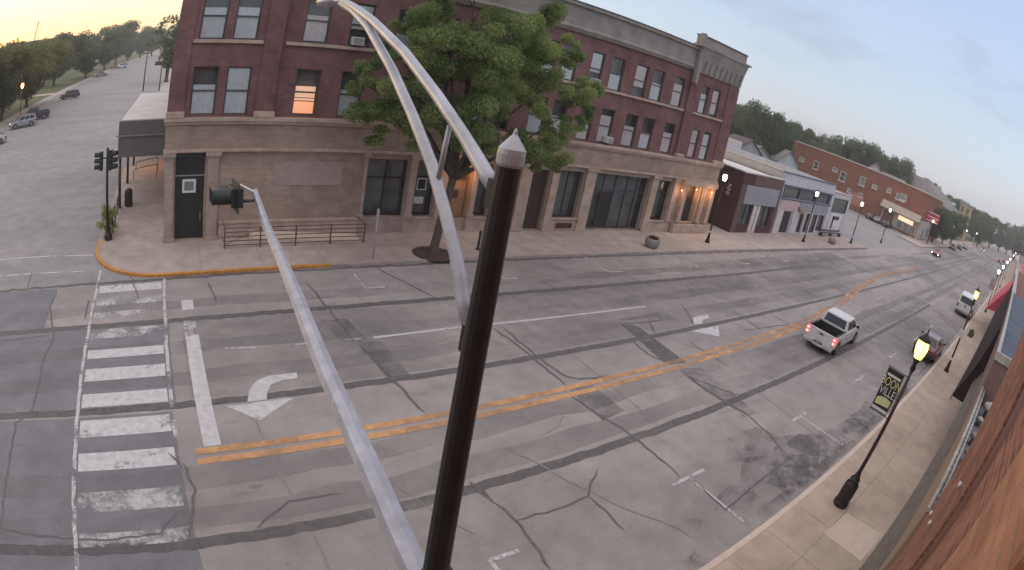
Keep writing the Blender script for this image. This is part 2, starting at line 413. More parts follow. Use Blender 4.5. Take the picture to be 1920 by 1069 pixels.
sheet('sidewalk', [(118, 23.4), (900, 23.4), (900, 30), (118, 30)], .12, M_walk, 'distant sidewalk beyond the apartments')
# walk joints
b = MB()
for x in range(1, 77, 3):
    if abs(x-13) > 2: b.ribbon([(x+.4, 23.65), (x+.4, 27.6)], .025, .1235)
for y in (25.6,): b.ribbon([(.5, y), (76, y)], .025, .1235)
for y in range(29, 60, 3): b.ribbon([(-4.1, y), (-.6, y)], .025, .1235)
struct(b.build('sidewalk_joints', M_tarf), 'joints between the far sidewalk slabs')
# near sidewalk
sheet('sidewalk', [(1.0, -.6), (900, -.6), (900, 3.4), (1.0, 3.4)], .12, mat('walk_tan', (.52, .405, .32), .85, .16, 1.1, bump=.3, fine=50, hue=(.84, .82, .8)), 'tan concrete sidewalk at the foot of the near shops')
kerb_strip([(900, 3.41), (1.0, 3.41)], .17, M_slab, 'kerb', 'pale concrete kerb of the near sidewalk')
sheet('sidewalk_slab', [gp(*q, .126) for q in [(1545, 1000), (1587, 962), (1655, 1003), (1614, 1052)]], .126, M_slab, 'new pale slab in the near sidewalk')
b = MB()
for x in range(3, 120, 2):
    b.ribbon([(x+.2, .05), (x+.2, 3.2)], .022, .1235)
b.ribbon([(2, 1.75), (120, 1.75)], .022, .1235)
struct(b.build('sidewalk_joints', M_tarf), 'joints between the near sidewalk slabs')

# tar seams and cracks
def seam(name, pts, wd, m, z=Z3, jit=.06, label=None, taper=False):
    b = MB(); b.ribbon(pts, wd, z, jit, .3, taper); return struct(b.build(name, m), label)
seam('road_seam', [(-9, 19.25), (6, 19.35), (22, 19.3), (36, 19.3), (47, 19.6)], .36, M_tarX, jit=.03)
seam('road_seam', [(-60, 14.0), (20, 13.95), (60, 14.03), (140, 14.3)], .32, M_tarX, jit=.03)
seam('road_seam', [(-40, 8.7), (3, 8.6), (28, 8.55), (60, 8.6)], .34, M_tarW, jit=.03)
seam('road_seam', [(-60, 23.25), (77, 23.2)], .22, M_tarW)
seam('road_seam', [(6, 3.75), (90, 3.75)], .42, M_oil)
cr = {  # cracks as pixel traces dropped on the road plane: width in metres
 .11: [[(670, 645), (700, 675), (745, 720), (795, 775)], [(925, 615), (960, 640), (1000, 672), (1040, 705), (1060, 722)], [(940, 612), (985, 650), (1020, 680), (1062, 707), (1085, 711), (1160, 706), (1245, 684)], [(1185, 640), (1215, 665), (1248, 680)]],
 .10: [[(1060, 735), (1110, 770), (1160, 800), (1200, 830), (1260, 880), (1275, 895)], [(345, 870), (365, 920), (360, 985), (352, 1012)], [(107, 545), (94, 576), (101, 635), (84, 668), (62, 769), (30, 795), (18, 860), (5, 960), (0, 1000)], [(575, 530), (600, 560), (640, 610), (665, 645)], [(1276, 570), (1292, 590), (1299, 608)], [(1371, 582), (1400, 600), (1431, 622)], [(1446, 591), (1476, 606)], [(1215, 600), (1229, 627)], [(1010, 525), (1052, 547)]],
 .075: [[(968, 978), (1040, 955), (1105, 932), (1110, 905), (1118, 880)], [(1105, 932), (1135, 960), (1168, 994)], [(390, 530), (400, 550), (406, 568)], [(315, 850), (345, 880)], [(240, 500), (260, 560)], [(60, 510), (50, 545)], [(0, 640), (90, 630)], [(1300, 900), (1360, 955), (1420, 905), (1480, 860)], [(700, 500), (760, 530), (820, 560)], [(1120, 497), (1180, 520), (1230, 540)], [(480, 990), (540, 940), (640, 925)], [(1390, 560), (1420, 578)], [(330, 960), (300, 1000), (200, 1012), (60, 1005), (0, 990)], [(1395, 620), (1500, 605)], [(1370, 690), (1290, 640)]],
 .2: [[(880, 905), (905, 922), (925, 940)], [(1285, 702), (1330, 735), (1370, 760), (1404, 780)]],
 .09: [[(925, 940), (960, 970), (1000, 1020), (1032, 1069)], [(1404, 780), (1440, 812), (1470, 850)], [(1290, 705), (1350, 730), (1400, 745)], [(160, 600), (166, 560)], [(1160, 600), (1200, 596), (1235, 590)], [(1175, 607), (1210, 605), (1240, 600), (1230, 585)]]}
b = MB()
for wd, ls in cr.items():
    for l in ls: b.ribbon([gp(*q) for q in l], wd*.85, Z4-.002+.0001*len(b.f)/40, .04, .25)
struct(b.build('road_cracks', M_tar), 'dark tar filled cracks in the main street')
b = MB()   # hairline cracks wandering over the slabs
for k in range(10):
    x, y = random.uniform(-6, 60), random.uniform(4.2, 23); a = random.choice([0, math.pi/2])+random.uniform(-.5, .5); P = [(x, y)]
    for j in range(random.randint(4, 12)):
        a += random.uniform(-.3, .3); x += math.cos(a)*.5; y += math.sin(a)*.5
        if not 3.9 < y < 23: break
        P.append((x, y))
    if len(P) > 2: b.ribbon(P, random.uniform(.03, .06), Z3+.002, .03, .3)
struct(b.build('road_cracks', M_tarf), 'hairline cracks in the main street')
b = MB()
for x in range(2, 150, 6):      # slab joints across the lanes
    for y0, y1 in ((3.6, 8.4), (8.7, 13.8), (14.2, 19.1), (19.5, 23.1)):
        if random.random() < .75: b.ribbon([(x+random.uniform(-.4, .4), y0), (x+random.uniform(-.4, .4), y1)], random.uniform(.03, .07), Z3, .04, .4)
struct(b.build('road_joints', M_tarf), 'joints across the concrete lanes')
def pxpoly(name, q, z, m, label=None):
    b = MB(); b.sheet([gp(*p) for p in q], z); return struct(b.build(name, m), label)
pxpoly('road_patch', [(1163, 607), (1196, 612), (1287, 680), (1250, 685)], Z3-.002, M_dark, 'dark repair patch across the turn lane')
pxpoly('road_patch', [(668, 640), (715, 640), (770, 705), (735, 720)], Z3-.002, M_oil)
pxpoly('road_patch', [(1270, 692), (1315, 690), (1420, 775), (1390, 785)], Z3-.002, M_oil)
pxpoly('road_patch', [(600, 600), (650, 598), (690, 640), (640, 642)], Z3-.002, M_oil)
pxpoly('road_patch', [(1060, 725), (1110, 722), (1170, 770), (1130, 790)], Z3-.002, M_oil)
M_film = worn('traffic_film', (.15, .145, .147), .40, 1.15, .22)
M_film2 = worn('traffic_film_dark', (.10, .098, .10), .38, 1.0, .3)
for q, mm in (([(9, 14.3), (70, 14.3), (70, 19.1), (9, 19.1)], M_film), ([(26, 17), (60, 17), (60, 22.5), (30, 21.5)], M_film2), ([(17, 8.8), (75, 8.8), (75, 11.2), (17, 11.2)], M_film), ([(30, 3.8), (80, 3.8), (80, 8.4), (30, 8.4)], M_film), ([(.2, 14.2), (9, 14.2), (9, 19.1), (.2, 19.1)], M_film), ([(75, 4), (300, 4), (300, 20), (75, 20)], M_film)):
    b = MB(); b.sheet(q, Z2-.001); struct(b.build('road_stains', mm), 'traffic darkened stretch of the main street')
b = MB()
for y, x0, x1 in ((9.3, -60, 200), (10.8, -60, 200), (15.4, -60, 200), (17.3, -60, 200), (20.6, -60, 200)): b.ribbon([(x0, y), ((x0+x1)/2, y+.1), (x1, y)], .8, Z2+.0012, .09, 1.5, False)
struct(b.build('road_stains', worn('wheel_track', (.235, .222, .218), .36, 1.05, .5)), 'darker wheel tracks along the lanes')
b = MB()   # oil and dirt along the near gutter and stalls
for (px, py, r_) in [(1490, 845, 1.0), (1520, 835, .8), (1560, 828, .9), (1600, 805, .9), (1480, 880, .8), (1430, 880, .7), (1630, 780, 1.0), (1500, 905, .8), (1380, 930, .6), (1290, 990, .4), (1410, 835, .9), (1690, 740, 1.2), (1330, 1030, .5), (1560, 690, .9), (480, 912, .12)]:
    x, y = gp(px, py); b.sheet([(x+r_*1.7*random.uniform(.7, 1.2)*math.cos(t*.785), max(3.62, y+r_*random.uniform(.6, 1.2)*math.sin(t*.785))) for t in range(8)], Z2+.001)
    b.v = [(vx, vy, vz+len(b.f)*.0001) if i >= len(b.v)-8 else (vx, vy, vz) for i, (vx, vy, vz) in enumerate(b.v)]
struct(b.build('road_stains', M_oil), 'dark oil and dirt stains along the near gutter')

# painted markings
b = MB(); bw = MB(); bf = MB()
XL, XR = -3.72, -.48
def by(py): return gp(235, py)[1]
for y0, y1, tgt in [(534, 547, bf), (557, 571, bw), (583, 593, bw), (615, 632, bw), (653, 669, bf), (688, 711, bf), (735, 760, bf), (784, 816, bf), (846, 880, bf), (920, 958, bw), (998, 1024, bw)]:
    tgt.box(XL+.1, XR-.08, by(y1), by(y0), Z3, Z3+.0005)
bw2 = MB(); bw2.ribbon([(-3.75, 3.6), (-3.75, 14), (-3.76, 24.6)], .13, Z4, .02, .4, False); bw2.ribbon([(-.45, 12.5), (-.45, 18), (-.44, 23.2)], .13, Z4, .02, .4, False)
bw2.ribbon([(-30, 28.2), gp(90, 481), gp(178, 479)], .13, Z3, 0, 1, False); bw2.ribbon([(-30, 25.9), gp(90, 512), gp(190, 508)], .13, Z3, 0, 1, False)
struct(bw2.build('road_markings', M_whiteT), 'thin white lines edging the crosswalks')
struct(bf.build('road_markings', M_whiteF), 'bright white bars of the crosswalk'); struct(bw.build('road_markings', M_whiteW), 'worn white bars of the crosswalk')
b = MB(); b.box(.32, .84, 11.95, 18.1, Z3, Z3+.0005); b.box(.3, .8, 20.1, 20.95, Z3, Z3+.0005); struct(b.build('road_markings', M_whiteF), 'broad white stop line before the crosswalk')
b = MB(); b.box(.3, .82, 18.12, 19.2, Z3, Z3+.0005); struct(b.build('road_markings', M_whiteW), 'worn far end of the stop line')
def pxarea(name, q, m, label): return pxpoly(name, q, Z3+.001, m, label)
pxarea('road_markings', [(424, 762), (470, 758), (478, 755), (550, 747), (488, 789)], M_whiteF, 'head of the white left turn arrow')
pxarea('road_markings', [(556, 699), (558, 710), (530, 713), (508, 722), (501, 737), (500, 750), (464, 754), (467, 732), (482, 714), (505, 705)], M_whiteF, 'curved tail of the white left turn arrow')
pxarea('road_markings', [(1297, 621), (1347, 611), (1349, 632), (1326, 627)], M_whiteF, 'head of the far white turn arrow')
pxarea('road_markings', [(1299, 596), (1326, 590), (1331, 596), (1318, 600), (1317, 607), (1302, 609)], M_whiteF, 'tail of the far white turn arrow')
b = MB(); b.ribbon([gp(700, 634), gp(860, 614), gp(1000, 600), gp(1210, 575)], .13, Z4, .01, .4, False); struct(b.build('road_markings', M_whiteF), 'thin white line beside the turn lane')
b = MB(); b.ribbon([gp(395, 655), gp(520, 650), gp(605, 641), gp(700, 634)], .12, Z4, .02, .4, False); struct(b.build('road_markings', M_whiteW), 'faded end of the lane line')
for o_ in (-.2, .2):
    b = MB(); b.ribbon([(.05, 11.58+o_), (9, 11.6+o_), (18, 11.62+o_), (28, 11.8+o_)], .25, Z4, .01, .4, False); struct(b.build('road_markings', M_yelW), 'orange yellow double centre line')
    b = MB(); b.ribbon([(28, 11.8+o_), (34, 12.2+o_), (40, 12.9+o_), (50, 14.6+o_), (60, 15.8+o_), (85, 16.1+o_)], .25, Z4, .01, .4, False); struct(b.build('road_markings', M_yelF), 'faded centre line swinging over beyond the turn lane')
b = MB()
for x in (5.85, 12.97, 20.75, 28.4, 35.7, 43, 50.4):
    b.box(x-.055, x+.055, 3.7, 6.22, Z3, Z3+.0005); b.box(x-.8 if x > 6 else x-.055, x+.8, 6.225, 6.345, Z3, Z3+.0005)
struct(b.build('road_markings', M_whiteT), 'white parking stall marks along the near kerb')
b = MB()
for x in (8.45, 15.7, 23.0, 30.7, 37.75, 45, 52):
    b.box(x-.05, x+.05, 20.98, 23.15, Z3, Z3+.0005); b.box(x-.05, x+1.1, 20.86, 20.975, Z3, Z3+.0005)
b.box(*[48.9, 51.3], 12.2, 12.3, Z3, Z3+.0005)
struct(b.build('road_markings', M_whiteT), 'white parking stall marks along the far kerb')
# ------------------------------------------------------------------ the corner brick building
M_brick = brick('brick_dark_red', (.245, .112, .106), (.185, .085, .084), (.225, .15, .14), .21, .075, .3, scale=.9, hue=(.82, .78, .8))
M_stone = mat('stone_base', (.36, .275, .225), .85, .25, 1.6, bump=.4, fine=30)
M_stoneb = brick('stone_brick', (.40, .295, .228), (.33, .245, .19), (.39, .32, .275), .6, .11, .28, .012, scale=.8, hue=(.85, .82, .82))
M_patch = brick('stone_patch', (.40, .315, .275), (.34, .265, .23), (.42, .34, .3), .3, .09, .15, .012)
M_trim = mat('stone_trim', (.44, .325, .262), .8, .25, 1.3, bump=.3)
M_corn = mat('cornice_grey', (.275, .245, .22), .8, .25, .8, bump=.3)
M_frame = mat('window_frame_dark', (.075, .072, .072), .5, .15, 4)
M_black = mat('black_paint', (.022, .022, .023), .45, .15, 4)
M_brownwood = mat('brown_wood', (.06, .032, .027), .5, .3, 6)
M_tanwood = mat('tan_wood', (.24, .125, .06), .5, .25, 8)
M_blind = mat('blind_cloth', (.88, .89, .88), .9, .12, 4)
M_blind2 = mat('blind_pink', (.88, .78, .75), .9, .12, 4)
M_room = mat('dark_room', (.19, .205, .20), .9, .4, .9)
M_glass = glass('pane_glass', (.97, .98, .98), .16)
M_litblind = emis('lit_blind', (1, .34, .10), .66)
M_litblind2 = emis('lit_blind_pale', (1, .50, .27), .55)
M_steel = mat('grey_steel', (.33, .325, .34), .5, .14, 6, metal=.15)
M_paper = mat('white_paper', (.7, .69, .68), .8, .08, 8)
M_warm = emis('warm_bulb', (1, .55, .2), 3)

def wall_holes(mb, x0, x1, z0, z1, holes, y, dep=.22):
    """a face at y with real openings (x0,x1,z0,z1) and their reveals"""
    X = sorted({x0, x1, *[h[0] for h in holes], *[h[1] for h in holes]}); Zs = sorted({z0, z1, *[h[2] for h in holes], *[h[3] for h in holes]})
    X = [x for x in X if x0 <= x <= x1]; Zs = [z for z in Zs if z0 <= z <= z1]
    for i in range(len(X)-1):
        for j in range(len(Zs)-1):
            cx, cz = (X[i]+X[i+1])/2, (Zs[j]+Zs[j+1])/2
            if any(h[0] < cx < h[1] and h[2] < cz < h[3] for h in holes): continue
            mb.quad((X[i], y, Zs[j]), (X[i+1], y, Zs[j]), (X[i+1], y, Zs[j+1]), (X[i], y, Zs[j+1]))
    for a, c, d, e in holes:
        mb.quad((a, y, d), (a, y, e), (a, y+dep, e), (a, y+dep, d)); mb.quad((c, y, e), (c, y, d), (c, y+dep, d), (c, y+dep, e))
        mb.quad((a, y, e), (c, y, e), (c, y+dep, e), (a, y+dep, e)); mb.quad((c, y, d), (a, y, d), (a, y+dep, d), (c, y+dep, d))
HB = thing('brick_building', 'three storey dark red brick building with stone ground floor on the corner', 'building', (0, 27.7, 0))
W2 = [(.66, 1.98), (2.4, 3.66), (6.0, 7.3), (8.4, 9.6), (10.9, 12.1), (13.3, 14.5), (15.9, 17.1), (17.6, 18.8), (20.2, 21.4), (21.9, 23.05), (24.2, 25.3), (26.0, 27.2), (28.35, 29.6), (30.15, 31.4), (32.6, 33.85), (35.85, 36.85), (37.4, 38.5)]
holes = [(a, b_, 6.42, 8.78) for a, b_ in W2]+[(a, b_, 10.12, 12.42) for a, b_ in W2]
mb = MB()
LB, RB = 4.95, 34.35        # the end bays stand a little proud
def sub(x0, x1, off):
    wall_holes(mb, x0, x1, 6.3, 13.3, [h for h in holes if x0 < h[0] < x1], off)
sub(-.45, LB, -.16); sub(LB, RB, 0); sub(RB, 40.9, -.16)
mb.quad((LB, -.16, 6.3), (LB, 0, 6.3), (LB, 0, 13.3), (LB, -.16, 13.3)); mb.quad((RB, 0, 6.3), (RB, -.16, 6.3), (RB, -.16, 13.3), (RB, 0, 13.3))
mb.quad((-.45, 24, 0), (-.45, -.16, 0), (-.45, -.16, 13.3), (-.45, 24, 13.3)); mb.quad((40.9, -.16, 0), (40.9, 24, 0), (40.9, 24, 13.3), (40.9, -.16, 13.3)); mb.quad((40.9, 24, 0), (-.45, 24, 0), (-.45, 24, 13.3), (40.9, 24, 13.3))
mb.quad((-.44, .3, 13.31), (40.89, .3, 13.31), (40.89, 24, 13.31), (-.44, 24, 13.31))
mb.build('brick_wall', M_brick, HB)
# brick piers and quoins of the end bays
pm = MB()
for x0, x1 in ((-.5, .38), (4.05, 4.98), (34.3, 35.1), (39.4, 40.95)):
    pm = MB(); pm.box(x0, x1, -.24, -.13, 6.55, 13.25); pm.build('brick_pier', M_brick, HB)
# ledges
for x0, x1, y0 in ((.4, 4.0, -.3), (5.2, 34.2, -.16), (35.15, 39.35, -.3)):
    lm = MB(); lm.box(x0, x1, y0, y0+.22, 9.93, 10.1); lm.build('sill_course', M_trim, HB, bevel=.015)
lm = MB(); lm.box(-.62, 41.02, -.42, .1, 6.13, 6.32); lm.box(-.55, 40.95, -.32, .1, 5.98, 6.125); lm.build('belt_course', M_trim, HB, bevel=.02)
for x0, x1 in ((-.56, .42), (4.0, 5.05), (34.25, 35.15), (39.35, 41.0)): lm = MB(); lm.box(x0, x1, -.45, -.12, 6.325, 6.62); lm.build('pier_block', M_trim, HB, bevel=.02)
# stone fascia over the shops
fm = MB(); fm.box(-.5, 40.95, -.2, .2, 4.78, 5.97); fm.build('stone_fascia', M_stoneb, HB)
fm = MB(); fm.box(-.55, 41, -.29, .1, 4.62, 4.775); fm.build('fascia_moulding', M_trim, HB, bevel=.015)
# cornice and parapet
cm = MB()
cm.prism_x([(.12, 13.3), (-.14, 13.3), (-.3, 13.55), (-.22, 13.72), (-.22, 14.9), (-.42, 15.0), (-.42, 15.2), (.12, 15.2)], 4.99, 34.28); cm.build('cornice', M_corn, HB)
cm = MB(); cm.box(4.95, 34.28, -.46, .14, 15.205, 15.27); cm.build('coping', M_frame, HB)
for x0, x1 in ((-.55, 4.96), (34.3, 40.95)):
    cm = MB(); pr = [(.14, 13.3), (-.3, 13.3), (-.34, 13.8), (-.5, 14.6), (-.72, 15.3), (-.72, 15.5), (-.36, 15.52), (-.36, 16.2), (.14, 16.2)]
    cm.prism_x(pr, x0, x1); cm.box(x0-.32, x1+.32, -.8, .1, 15.32, 15.48); cm.build('bay_cornice', M_corn, HB)
    cm = MB(); cm.box(x0-.04, x1+.04, -.42, .18, 16.205, 16.32); cm.build('bay_coping', M_frame, HB)
    cm = MB(); n = 9
    for k in range(n):
        x = x0+.35+(x1-x0-.7)*k/(n-1); cm.prism_x([(-.29, 13.25), (-.42, 13.45), (-.56, 14.35), (-.29, 14.35)], x-.1, x+.1)
    cm.build('bracket_row', M_corn, HB)
pp = MB(); pp.box(34.2, 34.55, -.62, -.25, 12.3, 16.42); pp.build('bay_corner_pilaster', M_corn, HB, bevel=.03)
# windows
def make_window(wd, ht, style):
    f = MB(); t = .07
    f.box(0, t, .1, .18, 0, ht); f.box(wd-t, wd, .1, .18, 0, ht); f.box(t, wd-t, .1, .18, ht-t, ht); f.box(t, wd-t, .1, .18, 0, t); f.box(t, wd-t, .085, .165, ht*.5-.04, ht*.5+.04)
    o = f.build('window', M_frame, HB)
    p = MB(); p.quad((t, .14, t), (wd-t, .14, t), (wd-t, .14, ht*.5-.04), (t, .14, ht*.5-.04)); p.quad((t, .15, ht*.5+.04), (wd-t, .15, ht*.5+.04), (wd-t, .15, ht-t), (t, .15, ht-t)); p.build('pane', M_glass, o)
    r_ = MB(); r_.quad((0, .62, 0), (wd, .62, 0), (wd, .62, ht), (0, .62, ht)); r_.quad((0, .2, 0), (wd, .2, 0), (wd, .62, 0), (0, .62, 0)); r_.quad((0, .2, 0), (0, .62, 0), (0, .62, ht), (0, .2, ht)); r_.quad((wd, .62, 0), (wd, .2, 0), (wd, .2, ht), (wd, .62, ht)); r_.quad((0, .62, ht), (wd, .62, ht), (wd, .2, ht), (0, .2, ht))
    r_.build('room_back', M_room, o)
    bl = MB()
    if style == 'lit':
        bl.quad((.1, .3, .08), (wd-.12, .3, .08), (wd-.12, .3, ht*.3), (.1, .3, ht*.3)); bl.build('blind', M_litblind, o)
        b2 = MB(); b2.quad((.1, .32, ht*.31), (wd-.12, .32, ht*.31), (wd-.12, .32, ht*.62), (.1, .32, ht*.62)); b2.build('blind', M_litblind2, o)
        b3 = MB(); [b3.box(.1, wd-.12, .285, .295, ht*q-.018, ht*q+.018) for q in (.3, .37, .5)]; b3.build('blind_slat', M_brownwood, o)
    else:
        lo, hi, m = style
        n = max(2, int((hi-lo)*ht/.06)); y = .165
        for k in range(n):   # slatted blind
            za = ht*lo+(hi-lo)*ht*k/n; zb = ht*lo+(hi-lo)*ht*(k+.985)/n
            bl.quad((.09, y, za), (wd-.09, y, za), (wd-.09, y+.025, zb), (.09, y+.025, zb))
        bl.build('blind', m, o)
    return o
protos = {}
def put_window(x0, x1, z, ht, style, y):
    k = (round(x1-x0, 1), ht, str(style))
    if k not in protos: o = protos[k] = make_window(x1-x0, ht, style)
    else: o = copy_tree(protos[k], HB)
    o.location = (x0, y, z)
B_, P_ = M_blind, M_blind2
st2 = [(.0, .62, B_), (.0, .97, B_), 'lit', (.0, .6, B_), (.1, .95, B_), (.5, .95, B_), (.0, .5, B_), (.5, .95, B_), (.0, .6, B_), (.0, .55, P_), (.0, .6, P_), (.0, .8, P_), (.0, .62, P_), (.0, .52, B_), (.0, .66, P_), (.0, .95, P_), (.0, .9, B_)]
st3 = [(.0, .68, B_), (.0, .7, B_), (.05, .62, P_), (.4, .95, B_), (.0, .5, B_), (.2, .95, B_), (.0, .8, B_), (.3, .95, B_), (.0, .95, B_), (.0, .72, B_), (.4, .95, B_), (.0, .5, B_), (.3, .95, P_), (.0, .56, B_), (.0, .75, P_), (.0, .7, B_), (.1, .95, P_)]
for i, (a, c) in enumerate(W2):
    y = -.16 if (c < LB or a > RB) else 0
    put_window(a, c, 6.42, 2.36, st2[i], y); put_window(a, c, 10.12, 2.3, st3[i], y)
# window air conditioners seen on the upper floor
for x, z in ((8.55, 10.2), (24.4, 10.2), (26.7, 6.5)):
    a = MB(); a.box(x, x+.62, -.3, .12, z, z+.42); ac = a.build('air_conditioner', mat('ac_white', (.6, .58, .56), .5, .1, 5), HB, bevel=.02)
    a = MB(); [a.box(x+.05, x+.57, -.308, -.303, z+.06+k*.07, z+.09+k*.07) for k in range(5)]; a.build('grille', M_frame, ac)
# ground floor
gm = MB(); GH = [(.14, 1.72, .14, 4.55), (10.55, 12.95, 1.02, 4.28), (13.5, 14.75, 1.02, 4.28), (15.5, 17.05, .9, 4.28), (17.5, 18.5, 1.02, 4.28), (18.9, 20.3, 1.02, 4.28), (21.4, 22.75, .14, 4.2), (23.55, 25.65, .9, 4.28), (26.75, 32.45, .14, 4.3), (33.35, 35.1, .95, 4.28), (37.35, 38.75, .95, 4.1)]
wall_holes(gm, 10.3, 40.9, .12, 4.62, [h for h in GH if h[0] > 10], 0, .5); gm.build('stone_wall', M_stone, HB); gm = MB(); wall_holes(gm, -.45, 2.5, .12, 4.62, [GH[0]], 0, .35)
gm.build('stone_wall', M_stone, HB)
gm = MB(); gm.quad((2.5, 0, .12), (10.3, 0, .12), (10.3, 0, 4.62), (2.5, 0, 4.62)); gm.build('infill_wall', M_stoneb, HB)
gm = MB(); gm.box(5.4, 9.1, -.025, .02, 2.82, 4.1); gm.build('brick_patch', M_patch, HB)
for x0, x1 in ((2.55, 10.25), (13.0, 15.4), (17.1, 21.3), (22.85, 26.7), (32.5, 40.9)): gm = MB(); gm.prism_x([(.02, .12), (-.09, .12), (-.09, .9), (-.18, .92), (-.18, 1.04), (.02, 1.04)], x0, x1); gm.build('base_ledge', M_trim, HB, bevel=.015)
for x0, x1 in ((-.5, .1), (1.78, 2.5), (10.25, 10.52), (12.98, 13.45), (14.8, 15.45), (17.08, 17.48), (20.35, 21.3), (22.8, 23.5), (25.7, 26.7), (32.5, 33.3), (35.15, 35.75), (36.35, 37.1), (38.85, 39.5), (40.1, 40.75)):
    z0 = 1.05 if x0 > 2.6 and not (20 < x0 < 27 or 32 < x0 < 33) else .12
    pl = MB(); pl.box(x0+.06, x1-.06, -.2, .04, z0+.2, 4.3); pl.box(x0, x1, -.26, .04, z0, z0+.2); pl.box(x0+.03, x1-.03, -.24, .04, 4.3, 4.42); pl.box(x0-.05, x1+.05, -.32, .04, 4.42, 4.61)
    o = pl.build('pilaster', M_trim if x0 > 12 else M_stone, HB, bevel=.02)
# black corner door
d = MB(); d.box(.14, 1.72, .2, .26, .14, 4.55); do = d.build('door', M_black, HB, label='black corner door with tall transom and framed notice')
d = MB(); d.box(.14, 1.72, .16, .195, 3.36, 3.42); d.build('transom_bar', M_steel, do)
d = MB(); d.box(.18, 1.68, .18, .198, 4.3, 4.52); d.build('transom', mat('dark_green', (.03, .05, .045), .5), do)
d = MB(); d.box(.55, 1.28, .15, .198, 2.52, 3.2); d.build('notice_frame', M_paper, do)
d = MB(); d.box(.66, 1.17, .14, .149, 2.63, 3.09); d.build('notice_sheet', mat('grey_print', (.2, .21, .2), .7, .6, 14), do)
d = MB(); d.tube([(1.55, .12, 1.05), (1.55, .12, 1.5)], .02); d.build('handle', M_steel, do)
# dark shop window, boards, glazing
def shop(x0, x1, z0, z1, m, name='shop_window', mull=(), y=.42, rail=None, label=None):
    s = MB(); s.box(x0, x0+.08, y-.1, y, z0, z1); s.box(x1-.08, x1, y-.1, y, z0, z1); s.box(x0+.08, x1-.08, y-.1, y, z1-.1, z1); s.box(x0+.08, x1-.08, y-.1, y, z0, z0+.12)
    for q in mull: s.box(q-.035, q+.035, y-.1, y, z0+.12, z1-.1)
    if rail: s.box(x0+.08, x1-.08, y-.115, y-.101, rail-.05, rail+.05)
    o = s.build(name, m, HB, label=label)
    p = MB(); p.quad((x0+.08, y-.05, z0+.12), (x1-.08, y-.05, z0+.12), (x1-.08, y-.05, z1-.1), (x0+.08, y-.05, z1-.1)); p.build('pane', M_glass, o)
    p = MB(); p.quad((x0, y+.5, z0), (x1, y+.5, z0), (x1, y+.5, z1), (x0, y+.5, z1)); p.quad((x0, y+.01, z0), (x0, y+.5, z0), (x0, y+.5, z1), (x0, y+.01, z1)); p.quad((x1, y+.5, z0), (x1, y+.01, z0), (x1, y+.01, z1), (x1, y+.5, z1)); p.quad((x0, y+.5, z1), (x1, y+.5, z1), (x1, y, z1), (x0, y, z1)); p.quad((x0, y, z0), (x1, y, z0), (x1, y+.5, z0), (x0, y+.5, z0)); p.build('room_back', M_room, o)
    return o
shop(10.55, 12.95, 1.02, 4.28, M_brownwood, mull=(11.75,), rail=3.2)
o = shop(13.5, 14.75, 1.02, 4.28, M_brownwood, rail=3.3)
d = MB(); d.box(13.75, 14.35, .35, .36, 2.5, 3.2); d.build('window_notice', M_paper, o); d = MB(); d.box(13.82, 14.28, .345, .349, 2.57, 3.13); d.build('window_poster', M_black, o); d = MB(); d.box(13.7, 14.3, .35, .36, 1.7, 2.1); d.build('window_notice', M_paper, o)
d = MB(); d.box(15.5, 17.05, .3, .38, .9, 4.28); do = d.build('entrance_door', M_tanwood, HB, label='tan wooden entrance door with small square window')
d = MB(); d.box(15.68, 16.87, .26, .298, .95, 3.05); d.build('door_leaf', mat('tan_wood_pale', (.30, .18, .11), .5, .2, 6), do)
d = MB(); d.box(16.08, 16.45, .24, .258, 2.1, 2.6); d.build('door_window', M_brownwood, do); d = MB(); d.box(15.68, 16.87, .27, .299, 3.2, 4.15); d.build('transom', M_brownwood, do)
shop(17.5, 18.5, 1.02, 4.28, M_brownwood); shop(18.9, 20.3, 1.02, 4.28, M_brownwood)
d = MB(); d.box(21.4, 22.75, .3, .37, .14, 4.2); do = d.build('door', M_brownwood, HB, label='tall dark brown double door'); d = MB(); d.box(22.06, 22.09, .28, .298, .2, 3.2); d.box(21.4, 22.75, .28, .298, 3.2, 3.28); d.build('door_bar', M_black, do)
shop(23.55, 25.65, .9, 4.28, M_frame, mull=(24.6,), label='dark shop window')
d = MB(); d.box(24.0, 25.4, -.185, -.182, .35, .7); d.build('basement_vent', M_brownwood, HB)
o = shop(26.75, 32.45, .14, 4.3, M_frame, mull=(28.0, 29.2, 30.4, 31.5), y=.48, rail=3.1, label='wide recessed black storefront'); d = MB(); d.box(28.05, 29.15, .4, .44, .26, 2.9); d.build('shop_door', M_black, o)
shop(33.35, 35.1, .95, 4.28, M_brownwood, rail=3.3)
d = MB(); d.box(37.35, 38.75, .3, .37, .95, 4.1); do = d.build('door', M_brownwood, HB, label='dark door inside the lit stone portal'); d = MB(); d.box(37.6, 38.5, .26, .298, 1.1, 3.0); d.build('door_leaf', M_black, do)
pt = MB(); pt.box(36.2, 40.9, -.5, .02, 4.18, 4.6); pt.box(36.3, 36.75, -.46, -.28, 1.05, 4.17); pt.box(39.0, 39.4, -.46, -.28, 1.05, 4.17); pt.box(40.2, 40.7, -.46, -.28, 1.05, 4.17); pt.box(36.0, 40.9, -.52, -.19, .12, .88); pt.build('portal', M_trim, HB, bevel=.02)
pt = MB(); pt.box(15.3, 17.3, -.42, .02, 4.1, 4.3); pt.build('entrance_hood', M_trim, HB, bevel=.02)
